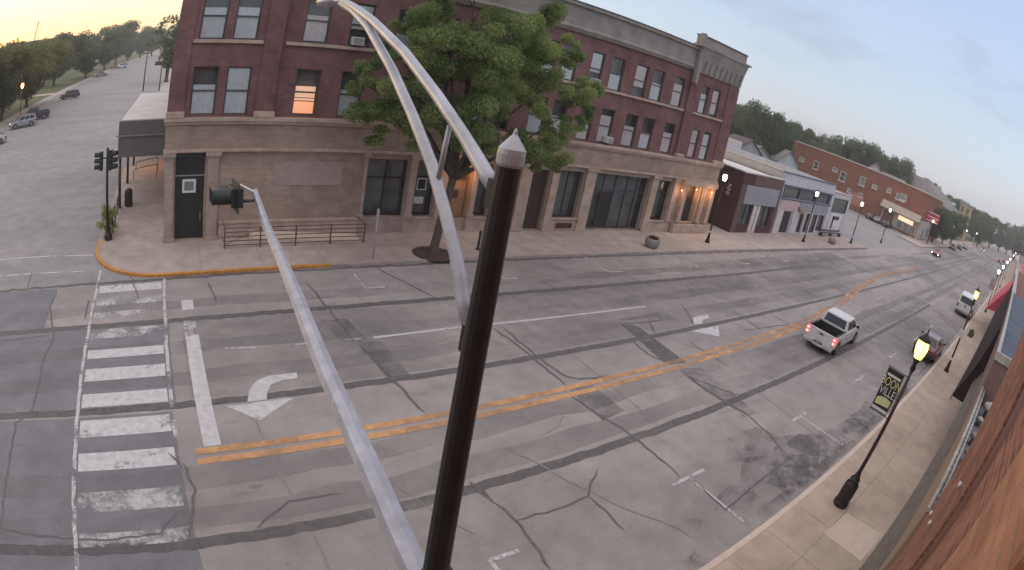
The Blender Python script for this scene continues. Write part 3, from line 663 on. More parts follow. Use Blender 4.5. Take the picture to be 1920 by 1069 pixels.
def lamp_bulb(x, y, z, e):
    m = MB(); m.tube_prof([(.01, -.06), (.05, -.04), (.06, 0), (.04, .04), (.01, .05)], 0, 0, 10, True); m.build('porch_lamp', M_warm, HB, loc=(x, y, z))
    l = bpy.data.lights.new('porch_light', 'POINT'); l.energy = e; l.color = (1, .5, .2); l.shadow_soft_size = .4; o = bpy.data.objects.new('porch_light', l); COL.objects.link(o); o.location = (x, 27.7+y, z-.2)
lamp_bulb(38.1, -.3, 3.9, 48); lamp_bulb(39.8, -.7, 3.9, 45); lamp_bulb(35.9, -.5, 3.75, 18); lamp_bulb(16.3, -.55, 4.0, 50)

# entrance marquee on the side wall
MQ = thing('entrance_canopy', 'grey entrance canopy with white flat roof on posts beside the corner building', 'canopy', (-.5, 40.2, .25))
M_mq = mat('canopy_grey', (.15, .145, .135), .6, .12, 3); M_wroof = mat('white_roof', (.62, .59, .57), .8, .1, .8)
m = MB(); m.box(-3.15, -.05, -6.2, 11, 5.06, 5.2); m.build('roof', M_wroof, MQ)
m = MB(); m.box(-3.25, -.03, -6.35, -6.22, 3.0, 5.15); m.box(-3.25, -3.17, -6.2, 11, 3.0, 5.15); m.build('fascia', M_mq, MQ)
m = MB(); m.box(-3.4, -.03, -6.45, -6.36, 4.25, 4.33); m.box(-3.35, -3.26, -6.35, 11, 4.25, 4.33); m.build('trim_band', M_corn, MQ)
for y in (-6.1, 0, 6, 10.5): m = MB(); m.tube([(-3.1, y, -.14), (-3.1, y, 3.1)], .1); m.build('post', M_brownwood, MQ)
m = MB(); m.box(-3.15, -.1, -6.2, 11, 3.0, 3.1); m.build('soffit', M_brownwood, MQ)
l = bpy.data.lights.new('porch_light', 'POINT'); l.energy = 120; l.color = (1, .5, .2); l.shadow_soft_size = .2; o = bpy.data.objects.new('porch_light', l); COL.objects.link(o); o.location = (-1.6, 45, 2.9)
m = MB(); m.tube_prof([(.03, 0), (.15, .05), (.15, .12), (.03, .15)], 0, 0, 12, True); m.build('ceiling_lamp', M_warm, MQ, loc=(-1.1, 5, 3.04))
AW = thing('striped_awning', 'small striped metal awning under the grey entrance canopy', 'awning', (-.5, 42.3, 0))
for k in range(8):
    m = MB(); x = -2.3+k*.28; m.hexa([(x, -1.6, 2.15), (x+.26, -1.6, 2.15), (x+.26, 0, 3.0), (x, 0, 3.0)], [(x, -1.6, 2.19), (x+.26, -1.6, 2.19), (x+.26, 0, 3.04), (x, 0, 3.04)]); m.build('awning_slat', M_paper if k % 2 else M_frame, AW)
# ------------------------------------------------------------------ neighbours along the far side
def pane_unit(parent, x0, x1, z0, z1, y, m_frame, name='window', mull=(), rail=None, back=M_room, dirx=None, label=None, fr=.07):
    """framed glazing standing in the plane y (outside is -y); returns the frame"""
    s = MB(); s.box(x0, x0+fr, y-.02, y+.1, z0, z1); s.box(x1-fr, x1, y-.02, y+.1, z0, z1); s.box(x0+fr, x1-fr, y-.02, y+.1, z1-fr, z1); s.box(x0+fr, x1-fr, y-.02, y+.1, z0, z0+fr)
    for q in mull: s.box(q-fr/2, q+fr/2, y-.02, y+.1, z0+fr, z1-fr)
    if rail: s.box(x0+fr, x1-fr, y-.03, y+.09, rail-fr/2, rail+fr/2)
    o = s.build(name, m_frame, parent, label=label)
    p = MB(); p.quad((x0+fr, y+.04, z0+fr), (x1-fr, y+.04, z0+fr), (x1-fr, y+.04, z1-fr), (x0+fr, y+.04, z1-fr)); p.build('pane', M_glass, o)
    p = MB(); p.quad((x0, y+.3, z0), (x1, y+.3, z0), (x1, y+.3, z1), (x0, y+.3, z1)); p.build('room_back', back, o)
    return o
def shell(mb, x0, x1, d, z0, z1, holes, roof=True, dep=.3, parapet=.35):
    """walls of a building whose front is y=0, open at the holes, with a sunk flat roof"""
    wall_holes(mb, x0, x1, z0, z1, holes, 0, dep)
    mb.quad((x0, d, z0), (x0, 0, z0), (x0, 0, z1), (x0, d, z1)); mb.quad((x1, 0, z0), (x1, d, z0), (x1, d, z1), (x1, 0, z1)); mb.quad((x1, d, z0), (x0, d, z0), (x0, d, z1), (x1, d, z1))
    t = .25
    for a, b_, c, e in ((x0, x1, 0, t), (x0, x1, d-t, d), (x0, x0+t, t, d-t), (x1-t, x1, t, d-t)):
        mb.quad((a, c, z1), (b_, c, z1), (b_, e, z1), (a, e, z1))
    mb.quad((x0+t, t, z1), (x1-t, t, z1), (x1-t, t, z1-parapet), (x0+t, t, z1-parapet)); mb.quad((x0+t, d-t, z1-parapet), (x1-t, d-t, z1-parapet), (x1-t, d-t, z1), (x0+t, d-t, z1))
    mb.quad((x0+t, t, z1-parapet), (x0+t, d-t, z1-parapet), (x0+t, d-t, z1), (x0+t, t, z1)); mb.quad((x1-t, d-t, z1-parapet), (x1-t, t, z1-parapet), (x1-t, t, z1), (x1-t, d-t, z1))
def flat_roof(parent, x0, x1, d, z, m, y0=.26):
    r_ = MB(); r_.quad((x0+.26, y0, z), (x1-.26, y0, z), (x1-.26, d-.26, z), (x0+.26, d-.26, z)); return r_.build('roof', m, parent)
M_brown = brick('brick_brown', (.11, .05, .048), (.085, .04, .04), (.12, .07, .065), .22, .075, .18)
M_brownf = brick('brick_mauve', (.165, .10, .085), (.135, .083, .072), (.18, .125, .11), .22, .075, .15)
M_bluegrey = mat('panel_bluegrey', (.30, .305, .335), .6, .1, 1.2)
M_palebl = mat('stucco_pale_blue', (.52, .52, .56), .8, .12, 1.0, bump=.2)
M_cream = mat('stucco_cream', (.60, .55, .53), .8, .12, 1.5, bump=.2)
M_dkblue = mat('trim_slate_blue', (.09, .10, .15), .5, .15, 4)
M_pink = mat('panel_pink', (.55, .40, .40), .8, .1, 2)
b2 = thing('brown_brick_shop', 'low dark brown brick shop with white roof and blank side wall', 'building', (45.5, 27.7, 0))
m = MB(); H2 = [(1.0, 3.15, .9, 3.0), (4.6, 7.2, .9, 3.0)]
shell(m, 0, 8.4, 26, 0, 6.02, H2, parapet=.06); m.build('wall', M_brown, b2)
flat_roof(b2, 0, 8.4, 26, 5.97, M_wroof)
m = MB(); m.box(-.08, 8.45, -.1, .3, 6.03, 6.16); m.box(-.08, .25, .31, 26, 6.03, 6.16); m.build('coping', M_wroof, b2)
m = MB(); m.box(2.2, 8.35, -.06, -.005, 4.95, 6.0); m.build('upper_band', M_brownf, b2)
m = MB(); m.box(.9, 7.7, -.14, -.01, 3.05, 4.9); m.build('sign_panel', M_bluegrey, b2, bevel=.03)
for x in (3.2, 3.95): m = MB(); m.box(x, x+.55, -.12, -.01, .15, 3.0); m.build('pilaster', M_cream, b2)
for x, x2 in ((.02, .9), (7.7, 8.38)): m = MB(); m.box(x, x2, -.05, -.005, .15, 4.9); m.build('end_pier', M_brownf, b2)
pane_unit(b2, 1.0, 3.15, .9, 3.0, .1, M_frame, mull=(2.0,)); pane_unit(b2, 4.6, 7.2, .9, 3.0, .1, M_frame, mull=(5.9,))
tag(text('wall_lettering', 'INN', .62, M_paper, None, (45.46, 29.0, 3.95), (R(90), R(-90), R(-90)), .02), 'white upright lettering high on the dark brown side wall', 'sign')

b3 = thing('pale_blue_shop', 'pale blue and white shop front with slate blue trim beside the brown shop', 'building', (54.2, 27.9, 0))
m = MB(); H3 = [(.7, 5.0, 4.15, 5.45), (5.3, 9.6, 4.15, 5.45), (9.9, 14.4, 4.15, 5.45), (1.9, 4.1, .15, 2.7), (6.2, 7.6, .3, 2.7), (8.0, 9.4, .3, 2.7), (9.9, 11.9, .3, 2.7), (12.2, 14.2, .6, 2.7)]
shell(m, 0, 15.3, 24, 0, 6.85, H3); m.build('wall', M_palebl, b3); sw = MB(); sw.box(-.05, -.005, .3, 23.9, 5.6, 6.85); sw.build('side_wall', mat('stucco_side', (.52, .48, .44), .8, .1, 1), b3); flat_roof(b3, 0, 15.3, 24, 6.5, mat('roof_gravel', (.27, .26, .25), .9, .2, 2))
m = MB(); m.box(-.1, 15.4, -.12, .28, 6.86, 6.98); m.build('coping', M_dkblue, b3); m = MB(); m.box(-.12, .26, .29, 24, 6.86, 6.98); m.build('side_coping', mat('cream_coping', (.55, .49, .36), .8), b3)
m = MB(); m.box(.3, 15, -.1, -.005, 5.48, 5.62); m.box(.3, 15, -.12, -.005, 3.98, 4.12)
for x in (.5, 5.12, 9.72, 14.5): m.box(x-.08, x+.08, -.11, -.005, 4.13, 5.47)
m.build('trim', M_dkblue, b3)
for a, c in ((.7, 5.0), (5.3, 9.6), (9.9, 14.4)): pane_unit(b3, a, c, 4.15, 5.45, .1, M_dkblue, 'upper_window', back=mat('dull_board', (.22, .24, .26), .8, .1, 1))
m = MB(); m.box(.4, 5.2, -.06, -.006, 2.85, 3.95); m.build('sign_board', M_pink, b3)
m = MB(); m.box(5.6, 14.6, -.07, -.006, 2.85, 3.95); m.build('sign_board', M_bluegrey, b3)
for x, x2 in ((.15, 1.6), (4.3, 6.0), (7.65, 7.95), (9.45, 9.85), (14.3, 15.0)): m = MB(); m.box(x, x2, -.16, -.006, .15, 2.84); m.build('pilaster', M_cream, b3)
m = MB(); m.box(1.9, 4.1, .15, .2, .15, 2.7); m.build('door', M_black, b3)
for a, c, z in ((6.2, 7.6, .3), (8.0, 9.4, .3), (9.9, 11.9, .3), (12.2, 14.2, .6)): pane_unit(b3, a, c, z, 2.7, .1, M_frame, 'shop_window')
m = MB(); m.hexa([(5.3, -.9, 2.7), (6.0, -.9, 2.7), (6.0, -.02, 3.3), (5.3, -.02, 3.3)], [(5.3, -.9, 2.75), (6.0, -.9, 2.75), (6.0, -.02, 3.45), (5.3, -.02, 3.45)]); m.build('door_hood', mat('rust_brown', (.25, .12, .07), .6), b3)

b3b = thing('white_shop', 'low white shop with dark upper window and brown poster beside the pale blue shop', 'building', (69.6, 28.2, 0))
m = MB(); shell(m, 0, 8.0, 15, 0, 5.9, [(1.2, 7.2, 3.2, 5.2)]); m.build('wall', mat('stucco_white', (.52, .50, .50), .8, .12, 1.2), b3b); flat_roof(b3b, 0, 8, 15, 5.5, MATS['roof_gravel'])
m = MB(); m.box(-.02, 8.1, -.12, .28, 5.91, 6.05); m.build('coping', M_pink, b3b)
pane_unit(b3b, 1.2, 7.2, 3.2, 5.2, .1, M_frame)
m = MB(); m.box(2.4, 3.0, -.08, -.005, 1.0, 2.7); m.box(2.4, 5.0, -.08, -.005, 2.2, 2.71); m.build('poster', M_brownwood, b3b); m = MB(); m.box(1.7, 6.0, -.05, -.006, .6, 3.0); m.build('poster_board', M_paper, b3b)

b2b = thing('white_roof_building', 'white roofed flat building behind the brown and pale blue shops', 'building', (60, 52, 0))
m = MB(); shell(m, 0, 22, 14, 0, 7.6, []); m.build('wall', M_cream, b2b); flat_roof(b2b, 0, 22, 14, 7.3, M_wroof)

# orange brick apartments standing across the parking lot
M_orange = brick('brick_orange', (.29, .115, .07), (.24, .095, .06), (.24, .125, .09), .3, .1, .16)
AX = 132.0
ap = thing('apartment_building', 'long orange brick apartment building with white trimmed windows across the parking lot', 'building', (AX, 28, 0))
def aw(px, py): y, z = fx(px, py, AX); return y-28, z
AH = []
for px, py, wd, ht in [(1530, 310, 1.5, 2.1), (1580, 331, 1.7, 2.4), (1617, 340, 1.6, 2.2), (1667, 357, 1.2, 1.2), (1688, 370, 2.4, 1.5), (1694, 370, 1.8, 1.5), (1592, 357, 1.1, 1.1), (1613, 366, 1.2, 1.1), (1504, 299, 1.6, 1.0), (1566, 318, 1.4, 1.0), (1640, 350, 1.4, 1.0)]:
    y, z = aw(px, py); AH.append([y-wd/2, y+wd/2, z-ht/2, z+ht/2])
AH.sort()
for i in range(1, len(AH)):
    pass
m = MB(); tmp = MB(); wall_holes(tmp, -40, 0, 0, 11, [(-h[1], -h[0], h[2], h[3]) for h in AH], 0, .3)
for v in tmp.v: m.v.append((v[1], -v[0], v[2]))
m.f = list(tmp.f); m.smooth = list(tmp.smooth)
m.quad((24, 0, 0), (24, 40, 0), (24, 40, 11), (24, 0, 11)); m.quad((24, 40, 0), (0, 40, 0), (0, 40, 11), (24, 40, 11)); m.quad((0, 0, 0), (24, 0, 0), (24, 0, 11), (0, 0, 11)); m.quad((0, 0, 11), (24, 0, 11), (24, 40, 11), (0, 40, 11))
m.build('wall', M_orange, ap)
M_wtrim = mat('white_trim', (.6, .56, .53), .7, .08, 4)
m = MB(); m.box(-.25, .3, -.25, 40.2, 11.01, 11.25); m.box(.31, 24.2, -.25, .3, 11.01, 11.25); m.build('coping', M_wtrim, ap)
for y0, y1, z0, z1 in AH:
    s = MB(); t = .16; s.box(-.06, .12, y0, y0+t, z0, z1); s.box(-.06, .12, y1-t, y1, z0, z1); s.box(-.06, .12, y0+t, y1-t, z1-t, z1); s.box(-.14, .12, y0-.1, y1+.1, z0-.14, z0+t); s.box(-.05, .1, y0+t, y1-t, (z0+z1)/2-.06, (z0+z1)/2+.06)
    o = s.build('window', M_wtrim, ap); p = MB(); p.quad((.05, y1-t, z0+t), (.05, y0+t, z0+t), (.05, y0+t, z1-t), (.05, y1-t, z1-t)); p.build('pane', M_glass, o)
    p = MB(); p.quad((.29, y1, z0), (.29, y0, z0), (.29, y0, z1), (.29, y1, z1)); p.build('room_back', mat('pale_curtain', (.42, .34, .30), .9, .2, 1) if random.random() < .6 else M_room, o)
m = MB(); y0, z0 = aw(1590, 372); y1, z1 = aw(1612, 400); m.box(-.1, -.01, y1, y0, 1.2, 4.2); m.build('garage_door', mat('salmon_paint', (.45, .19, .14), .7, .1, 1), ap)
m = MB(); m.hexa([(-1.6, .3, 3.9), (-.01, .3, 4.5), (-.01, 11.5, 4.5), (-1.6, 11.5, 3.9)], [(-1.6, .3, 4.0), (-.01, .3, 5.6), (-.01, 11.5, 5.6), (-1.6, 11.5, 4.0)]); m.build('awning', mat('awning_beige', (.45, .36, .31), .8, .1, 1), ap)
m = MB(); m.box(-.08, -.01, .6, 11, .5, 3.8); so_ = m.build('shop_front', mat('shop_beige', (.42, .33, .25), .8, .2, 1), ap)
m = MB(); m.box(-.12, -.085, 2.0, 6.3, 2.6, 3.6); m.build('lit_sign_band', emis('shop_glow', (1, .7, .38), .75), so_)
for y in (1.2, 3.0, 4.8): m = MB(); m.box(-.11, -.085, y, y+1.3, .7, 2.3); m.build('shop_window', M_room, so_)
m = MB(); m.box(-.11, -.085, 7.5, 10.6, .5, 3.4); m.build('wood_panel', mat('shop_wood', (.2, .08, .05), .7), so_)
m = MB(); m.box(-.3, 14, -.25, -.01, .3, 4.6); m.box(-.35, -.11, -.25, 0.45, .1, 4.6); m.build('corner_shop_wall', mat('shop_cream', (.42, .38, .35), .8, .15, 1), ap)
m = MB(); m.box(3, 5, -.3, -.255, .2, 2.8); m.build('shop_door', M_room, ap); m = MB(); m.box(8, 12, -.3, -.255, 1, 3); m.build('shop_window', M_room, ap)
sn = thing('shop_sign', 'red sign with pale stripes on the corner of the orange apartments', 'sign', (134.5, 26.6, 6.4))
m = MB(); m.box(-.15, .15, -2.6, 1.0, -1.2, 1.2); m.build('sign_board', mat('sign_red', (.42, .03, .05), .5, .08, 2), sn, bevel=.05)
m = MB(); [m.box(-.18, -.152, -2.4, .8, z-.13, z+.13) for z in (-.95, .0, .95)]; m.build('pale_stripe', mat('sign_pale', (.62, .5, .5), .6), sn)
m = MB(); m.box(-.06, .06, 1.0, 1.5, .3, .5); m.build('bracket', M_frame, sn)

gr = thing('grey_roof_building', 'broad grey hipped roof building rising behind the orange apartments', 'building', (226, 52, 0))
m = MB(); m.box(-22, 26, -16, 18, 0, 9.5); m.build('wall', mat('grey_wall', (.2, .18, .17), .9, .15, .3), gr)
m = MB(); m.hexa([(-24, -18, 9.52), (28, -18, 9.52), (28, 20, 9.52), (-24, 20, 9.52)], [(-14, -4, 16.5), (20, -4, 16.5), (20, 6, 16.5), (-14, 6, 16.5)]); m.build('roof', mat('roof_grey', (.2, .175, .165), .9, .15, .3), gr)
yb = thing('yellow_building', 'tall narrow pale yellow building front far down the street', 'building', (239, 29, 0))
M_pyel = mat('pale_yellow', (.46, .38, .19), .8, .12, .4)
m = MB(); m.box(0, 6, 0, 5.4, 0, 14.2); m.build('wall', M_pyel, yb); m = MB(); m.box(-.4, 6.4, -.4, 5.8, 14.21, 15.3); m.build('cornice', M_corn, yb)
for k in range(4):
    for y in (.7, 3.3): m = MB(); m.box(-.1, -.01, y, y+1.5, 1.4+k*3.3, 3.6+k*3.3); m.build('window', mat('yellow_dark_window', (.16, .12, .06), .5), yb)
for x, y, s_, lab, col in [(270, 31, 1.0, 'white gabled building beyond the pale yellow building', (.5, .49, .48)), (168, 70, 1.1, 'red roofed house half hidden above the orange apartments', (.42, .38, .36))]: pass

# houses on the hillside
def house(x, y, rz, wd, dp, ht, rf, wall_col, roof_col, label, n):
    z = hz(x, y)-.2; h = thing('house', label, 'house', (x, y, z), rz, 'houses on the wooded hillside')
    m = MB(); m.box(-wd/2, wd/2, -dp/2, dp/2, 0, ht); m.add([(-wd/2, -dp/2, ht), (wd/2, -dp/2, ht), (0, -dp/2, ht+rf*.97), (-wd/2, dp/2, ht), (wd/2, dp/2, ht), (0, dp/2, ht+rf*.97)], [(0, 1, 2), (4, 3, 5)])
    m.build('wall', mat('house_wall_%d' % n, wall_col, .8, .1, .6), h)
    o_ = .5; m = MB()
    for s in (-1, 1):
        e = wd/2+o_; zz = ht-o_*rf/(wd/2)
        a = [(s*e, -dp/2-.4, zz), (0, -dp/2-.4, ht+rf), (0, dp/2+.4, ht+rf), (s*e, dp/2+.4, zz)]
        m.add(a+[(p[0], p[1], p[2]+.18) for p in a], [(0, 1, 2, 3), (7, 6, 5, 4), (0, 4, 5, 1), (1, 5, 6, 2), (2, 6, 7, 3), (3, 7, 4, 0)])
    r_ = fixn(m.build('roof', mat('house_roof_%d' % n, roof_col, .9, .2, .5), h))
    m = MB(); m.box(wd*.15, wd*.15+.8, -.4, .4, ht+rf*.4, ht+rf+.8); m.build('chimney', M_brown, r_)
    for lv in range(int(ht//2.7)):
        for k in (-1, 1):
            m = MB(); m.box(k*wd*.25-.5, k*wd*.25+.5, -dp/2-.06, -dp/2-.005, .9+2.7*lv, 2.4+2.7*lv); o = m.build('window', M_wtrim, h); m = MB(); m.box(k*wd*.25-.4, k*wd*.25+.4, -dp/2-.075, -dp/2-.062, 1.0+2.7*lv, 2.3+2.7*lv); m.build('pane', M_room, o)
            m = MB(); m.box(-wd/2-.06, -wd/2-.005, k*dp*.25-.5, k*dp*.25+.5, .9+2.7*lv, 2.4+2.7*lv); o = m.build('window', M_wtrim, h); m = MB(); m.box(-wd/2-.075, -wd/2-.062, k*dp*.25-.4, k*dp*.25+.4, 1.0+2.7*lv, 2.3+2.7*lv); m.build('pane', M_room, o)
    return h
house(*far(1392, 262, 118)[:2], R(-20), 6, 6.5, 5.6, 2.2, (.34, .34, .36), (.10, .075, .075), 'pale grey house next to the hotel corner on the hillside', 1)
house(*far(1418, 272, 126)[:2], R(-35), 5.5, 6.5, 4.8, 2.0, (.42, .42, .42), (.17, .16, .16), 'white house left of the large dark tree on the hillside', 2)
house(*far(1476, 288, 128)[:2], R(-50), 5, 6, 5.6, 2.6, (.48, .49, .5), (.2, .19, .19), 'white gabled house right of the large dark tree on the hillside', 3)
house(*far(1638, 330, 178)[:2], R(-75), 9, 10, 9.7, 4.2, (.5, .47, .45), (.15, .10, .09), 'white gable house peeping over the roof of the orange apartments', 4)
house(*far(1674, 340, 184)[:2], R(10), 11, 8, 9.7, 2.6, (.55, .52, .51), (.2, .17, .16), 'broad pink white house beside the gable house above the apartments', 5)

# ------------------------------------------------------------------ the near side: our own brick front and its neighbours
WY = -.42
M_near = brick('brick_near', (.28, .115, .075), (.185, .075, .052), (.25, .16, .12), .21, .072, .4, .011, 1.5)
M_nearo = brick('brick_near_orange', (.40, .195, .115), (.29, .125, .075), (.29, .18, .13), .21, .072, .3, .011, 1.2)
nb = thing('near_brick_building', 'orange red brick wall seen close up along the right edge', 'building', (0, WY, 0))
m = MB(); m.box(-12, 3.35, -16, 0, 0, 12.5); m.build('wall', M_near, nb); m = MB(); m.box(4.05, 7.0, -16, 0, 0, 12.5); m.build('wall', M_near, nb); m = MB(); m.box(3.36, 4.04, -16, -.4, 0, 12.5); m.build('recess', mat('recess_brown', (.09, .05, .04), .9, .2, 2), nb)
m = MB(); m.box(1.1, 2.15, .001, .06, 0, 12.3); m.build('pier', M_nearo, nb)
m = MB(); m.box(-.5, .55, .001, .06, 0, 12.3); m.build('pier', M_near, nb)
m = MB(); m.tube([(3.71, -.14, 0), (3.71, -.14, 12)], .15); m.build('recess_shade_pipe', mat('pipe_brown', (.12, .05, .035), .5), nb)  # pipe widened to fill the recess, its dark brown standing for shade
m = MB()
for z in (6.9, 7.7, 8.5): m.tube_prof([(.02, 0), (.05, .015), (.05, .03), (.02, .045)], 0, 0, 8, True); 
for z, x in ((7.35, 5.2), (7.0, 6.1), (8.1, 4.6)): m = MB(); m.tube([(x, 0, z), (x, .05, z)], .03); m.build('wall_anchor', mat('pale_metal', (.5, .45, .42), .4, .1, 5, metal=.4), nb)
# tan next door, lower, with a ledge over its shop front
tb = thing('tan_shop', 'low tan shop next door with moulded ledge and vents on its roof', 'building', (7.02, 0, 0))
M_tan = mat('tan_stucco', (.26, .19, .13), .85, .22, 1.2, bump=.3); M_led = mat('ledge_metal', (.15, .12, .09), .6, .3, 2.2); M_pipe = mat('coping_pale', (.34, .33, .31), .6, .35, 3)
m = MB(); m.box(0, 7.2, -14, -.36, 0, 6.15); m.box(0, 7.2, -.43, -.36, 6.151, 6.5); m.build('wall', M_tan, tb)
m = MB(); m.box(-3, 18.9, -.355, -.02, 3.55, 3.75); m.box(-3, 18.9, -.355, -.1, 3.76, 3.92); m.box(-3, 18.9, -.355, -.2, 3.93, 4.1); m.box(-3, 18.9, -.355, -.28, 4.11, 4.3); m.box(-3, 18.9, -.355, -.05, 0, 3.54); m.build('ledge', M_led, tb)
m = MB(); m.tube([(0, -.38, 6.56), (7.2, -.38, 6.56)], .035); m.tube([(0, -.47, 6.54), (7.2, -.47, 6.54)], .025)
for k in range(29): m.tube([(k*.255, -.38, 6.56), (k*.255+.12, -.47, 6.54)], .014, n=6)
m.build('coping_rail', M_pipe, tb)
m = MB(); m.quad((.05, -14, 6.16), (7.15, -14, 6.16), (7.15, -.44, 6.16), (.05, -.44, 6.16)); m.build('roof', mat('roof_slate_grey', (.17, .17, .21), .9, .25, 1.5), tb)
rv = None
for x, y, z, s_ in ((6.3, -.85, 6.16, .2), (3.2, -.75, 6.16, .15), (5.2, -1.1, 6.16, .2), (1.8, -.7, 6.16, .12), (4.3, -.7, 6.16, .12), (2.5, -.65, 6.16, .08), (5.6, -.66, 6.16, .1), (1.0, -.62, 6.16, .08), (3.8, -1.0, 6.16, .1)):
    m = MB(); m.tube_prof([(s_*.75, 0), (s_*.75, s_*1.2), (s_*1.25, s_*1.25), (s_*1.2, s_*1.8), (s_*.3, s_*2.2)], x, y, 12, True); o = m.build('roof_vent', M_pipe, tb); o.location.z = z
# dark roofed next one
sb = thing('slate_roof_building', 'taller neighbour with slate blue roof and pale coping', 'building', (14.25, 0, 0))
m = MB(); m.box(0, 21, -16, -.36, 0, 7.3); m.build('wall', mat('wall_mauve', (.19, .12, .11), .9, .2, 1), sb)
m = MB(); m.box(-.05, 21, -.44, -.33, 7.31, 7.52); m.box(-.05, .1, -16, -.45, 7.31, 7.52); m.build('coping', M_pipe, sb)
m = MB(); m.quad((.11, -16, 7.38), (21, -16, 7.38), (21, -.45, 7.38), (.11, -.45, 7.38)); m.build('roof', mat('roof_blue', (.045, .06, .09), .7, .3, .8), sb)
dk = thing('dark_canopy', 'long dark brown canopy over the near sidewalk', 'awning', (26, -.34, 0))
M_can = mat('canopy_brown', (.042, .027, .028), .9, .3, .6, spec=.15)
for k in range(9):
    m = MB(); x = k*3.9; m.prism_x([(-.01, 2.6), (1.02, 2.6), (1.02, 2.72), (.5, 4.35), (.1, 6.3), (-.01, 6.3)], x, x+3.82); fixn(m.build('canopy_panel', M_can, dk))
m = MB(); m.box(0, 35.1, 1.025, 1.06, 2.35, 2.7); m.build('valance', mat('canopy_edge', (.08, .055, .055), .6), dk)
rb = thing('red_brown_building', 'red brown brick shop with bright red hipped awning down the near side', 'building', (35.4, 0, 0))
m = MB(); m.box(0, 40, -16, -.36, 0, 7.2); m.build('wall', mat('wall_redbrown', (.17, .06, .045), .9, .2, .8), rb)
m = MB(); m.box(-.02, 40, -.62, -.3, 7.21, 7.4); m.build('coping', M_pipe, rb)
m = MB(); m.hexa([(24.5, -.35, 3.0), (39.5, -.35, 3.0), (39.5, 1.9, 2.7), (24.5, 1.9, 2.7)], [(24.5, -.35, 6.0), (39.5, -.35, 6.0), (37.8, .15, 5.6), (27, .15, 5.6)]); m.build('red_awning', mat('awning_red', (.50, .06, .09), .7, .12, .8), rb)
xb = thing('red_roof_building', 'distant near side shops with a long red metal roof', 'building', (76, 0, 0))
m = MB(); m.box(0, 60, -16, -.4, 0, 6.6); m.build('wall', mat('wall_far_tan', (.3, .2, .17), .9, .2, .5), xb)
m = MB(); m.quad((0, -.35, 6.3), (60, -.35, 6.3), (60, -8, 8.6), (0, -8, 8.6)); m.quad((0, -8, 8.6), (60, -8, 8.6), (60, -16, 6.5), (0, -16, 6.5)); m.build('roof', mat('roof_red', (.36, .05, .07), .6, .15, .5), xb)
m = MB(); m.box(-.3, 60, -.38, -.2, 6.2, 6.55); m.box(-.3, -.01, -8, -.39, 6.2, 6.6); m.build('fascia', M_pipe, xb)
fb = thing('far_shop_row', 'far low brown shops closing the near side of the street', 'building', (140, 0, 0))
m = MB(); m.box(0, 260, -16, -.4, 0, 5.5); m.build('wall', mat('wall_far_brown', (.16, .12, .11), .9, .2, .2), fb); m = MB(); m.box(-.2, 260, -.6, -.2, 5.51, 5.9); m.build('coping', M_pipe, fb)
# ------------------------------------------------------------------ signal pole close to the camera
M_polek = mat('pole_black', (.020, .017, .017), .48, .25, 3, spec=.4)
M_galv = mat('galvanised', (.40, .40, .44), .45, .22, 3.5, metal=.35); M_blk0 = mat('cable_black', (.02, .02, .02), .6, .1, 4)
PX, PY = 2.04, 2.9
sp = thing('signal_pole', 'tall black signal pole with grey mast arm and looping lamp arm in the foreground', 'traffic signal', (PX, PY, .12))
m = MB(); m.tube([(0, 0, 0), (0, 0, 4.6), (0, 0, 5.4), (0, 0, 7.7), (0, 0, 9.3)], [.162, .142, .13, .097, .08], 14, sm=False); m.build('shaft', M_polek, sp)
m = MB(); m.tube_prof([(.08, 9.28), (.091, 9.30), (.092, 9.36), (.088, 9.395), (.016, 9.485), (.012, 9.51), (.004, 9.525)], 0, 0, 18, False); m.build('cap', M_galv, sp)
m = MB(); m.tube_prof([(.2, 0), (.2, .1), (.14, .14), (.12, .3)], 0, 0, 18, True); m.build('base_flange', M_polek, sp)
armp = [(785, 1069), (770, 1055), (700, 893), (650, 782), (600, 668), (560, 566), (530, 492), (500, 425), (479, 362)]
def plane_pt(px, py):
    v = ray(px, py); t = PX/v.x; return Vector((0, v.y*t-PY, CAM_H+v.z*t-.12))
ap_ = [Vector((0, .05, 4.75)), Vector((0, .25, 4.92))]+[plane_pt(*q) for q in armp[2:]]
# smooth the rise of the arm
zz = [p.z for p in ap_]
rad = [.178-.0105*p.y for p in ap_]
m = MB(); m.tube(ap_, rad, 8, sm=False); m.build('mast_arm', M_galv, sp)
m = MB(); m.tube([ap_[-1]+Vector((0, -.03, -.01)), ap_[-1]+Vector((0, .05, .01))], .088, 12); m.build('arm_end_cap', M_galv, sp)
m = MB(); m.tube([(0, 0, 4.5), (0, 0, 5.35)], [.172, .15], 16); m.box(-.225, .225, -.02, .1, 4.55, 5.3); c_ = m.build('clamp', M_polek, sp, bevel=.01)
for x in (-.19, .19):
    for z in (4.68, 5.2): m = MB(); m.tube([(x, -.06, z), (x, .14, z)], .025, 8); m.build('bolt', M_galv, c_)
up = [(912, 327), (895, 298), (870, 255), (820, 180), (760, 100), (700, 40), (665, 14), (642, 2)]
lo = [(868, 565), (862, 520), (855, 480), (835, 400), (810, 310), (775, 220), (735, 130), (690, 50), (662, 20), (640, 6)]
U = [Vector((0, .05, 9.07))]+[plane_pt(*q) for q in up]; Lw = [Vector((0, .05, 8.02))]+[plane_pt(*q) for q in lo]
m = MB(); m.tube(U, [.055]*3+[.050]*(len(U)-3), 12); m.build('upper_lamp_arm', M_galv, sp)
m = MB(); m.tube(Lw, [.055]*3+[.050]*(len(Lw)-3), 12); m.build('lower_lamp_arm', M_galv, sp)
m = MB(); m.tube([plane_pt(843, 236), plane_pt(820, 345)], .022, 8); m.build('brace', M_galv, sp)
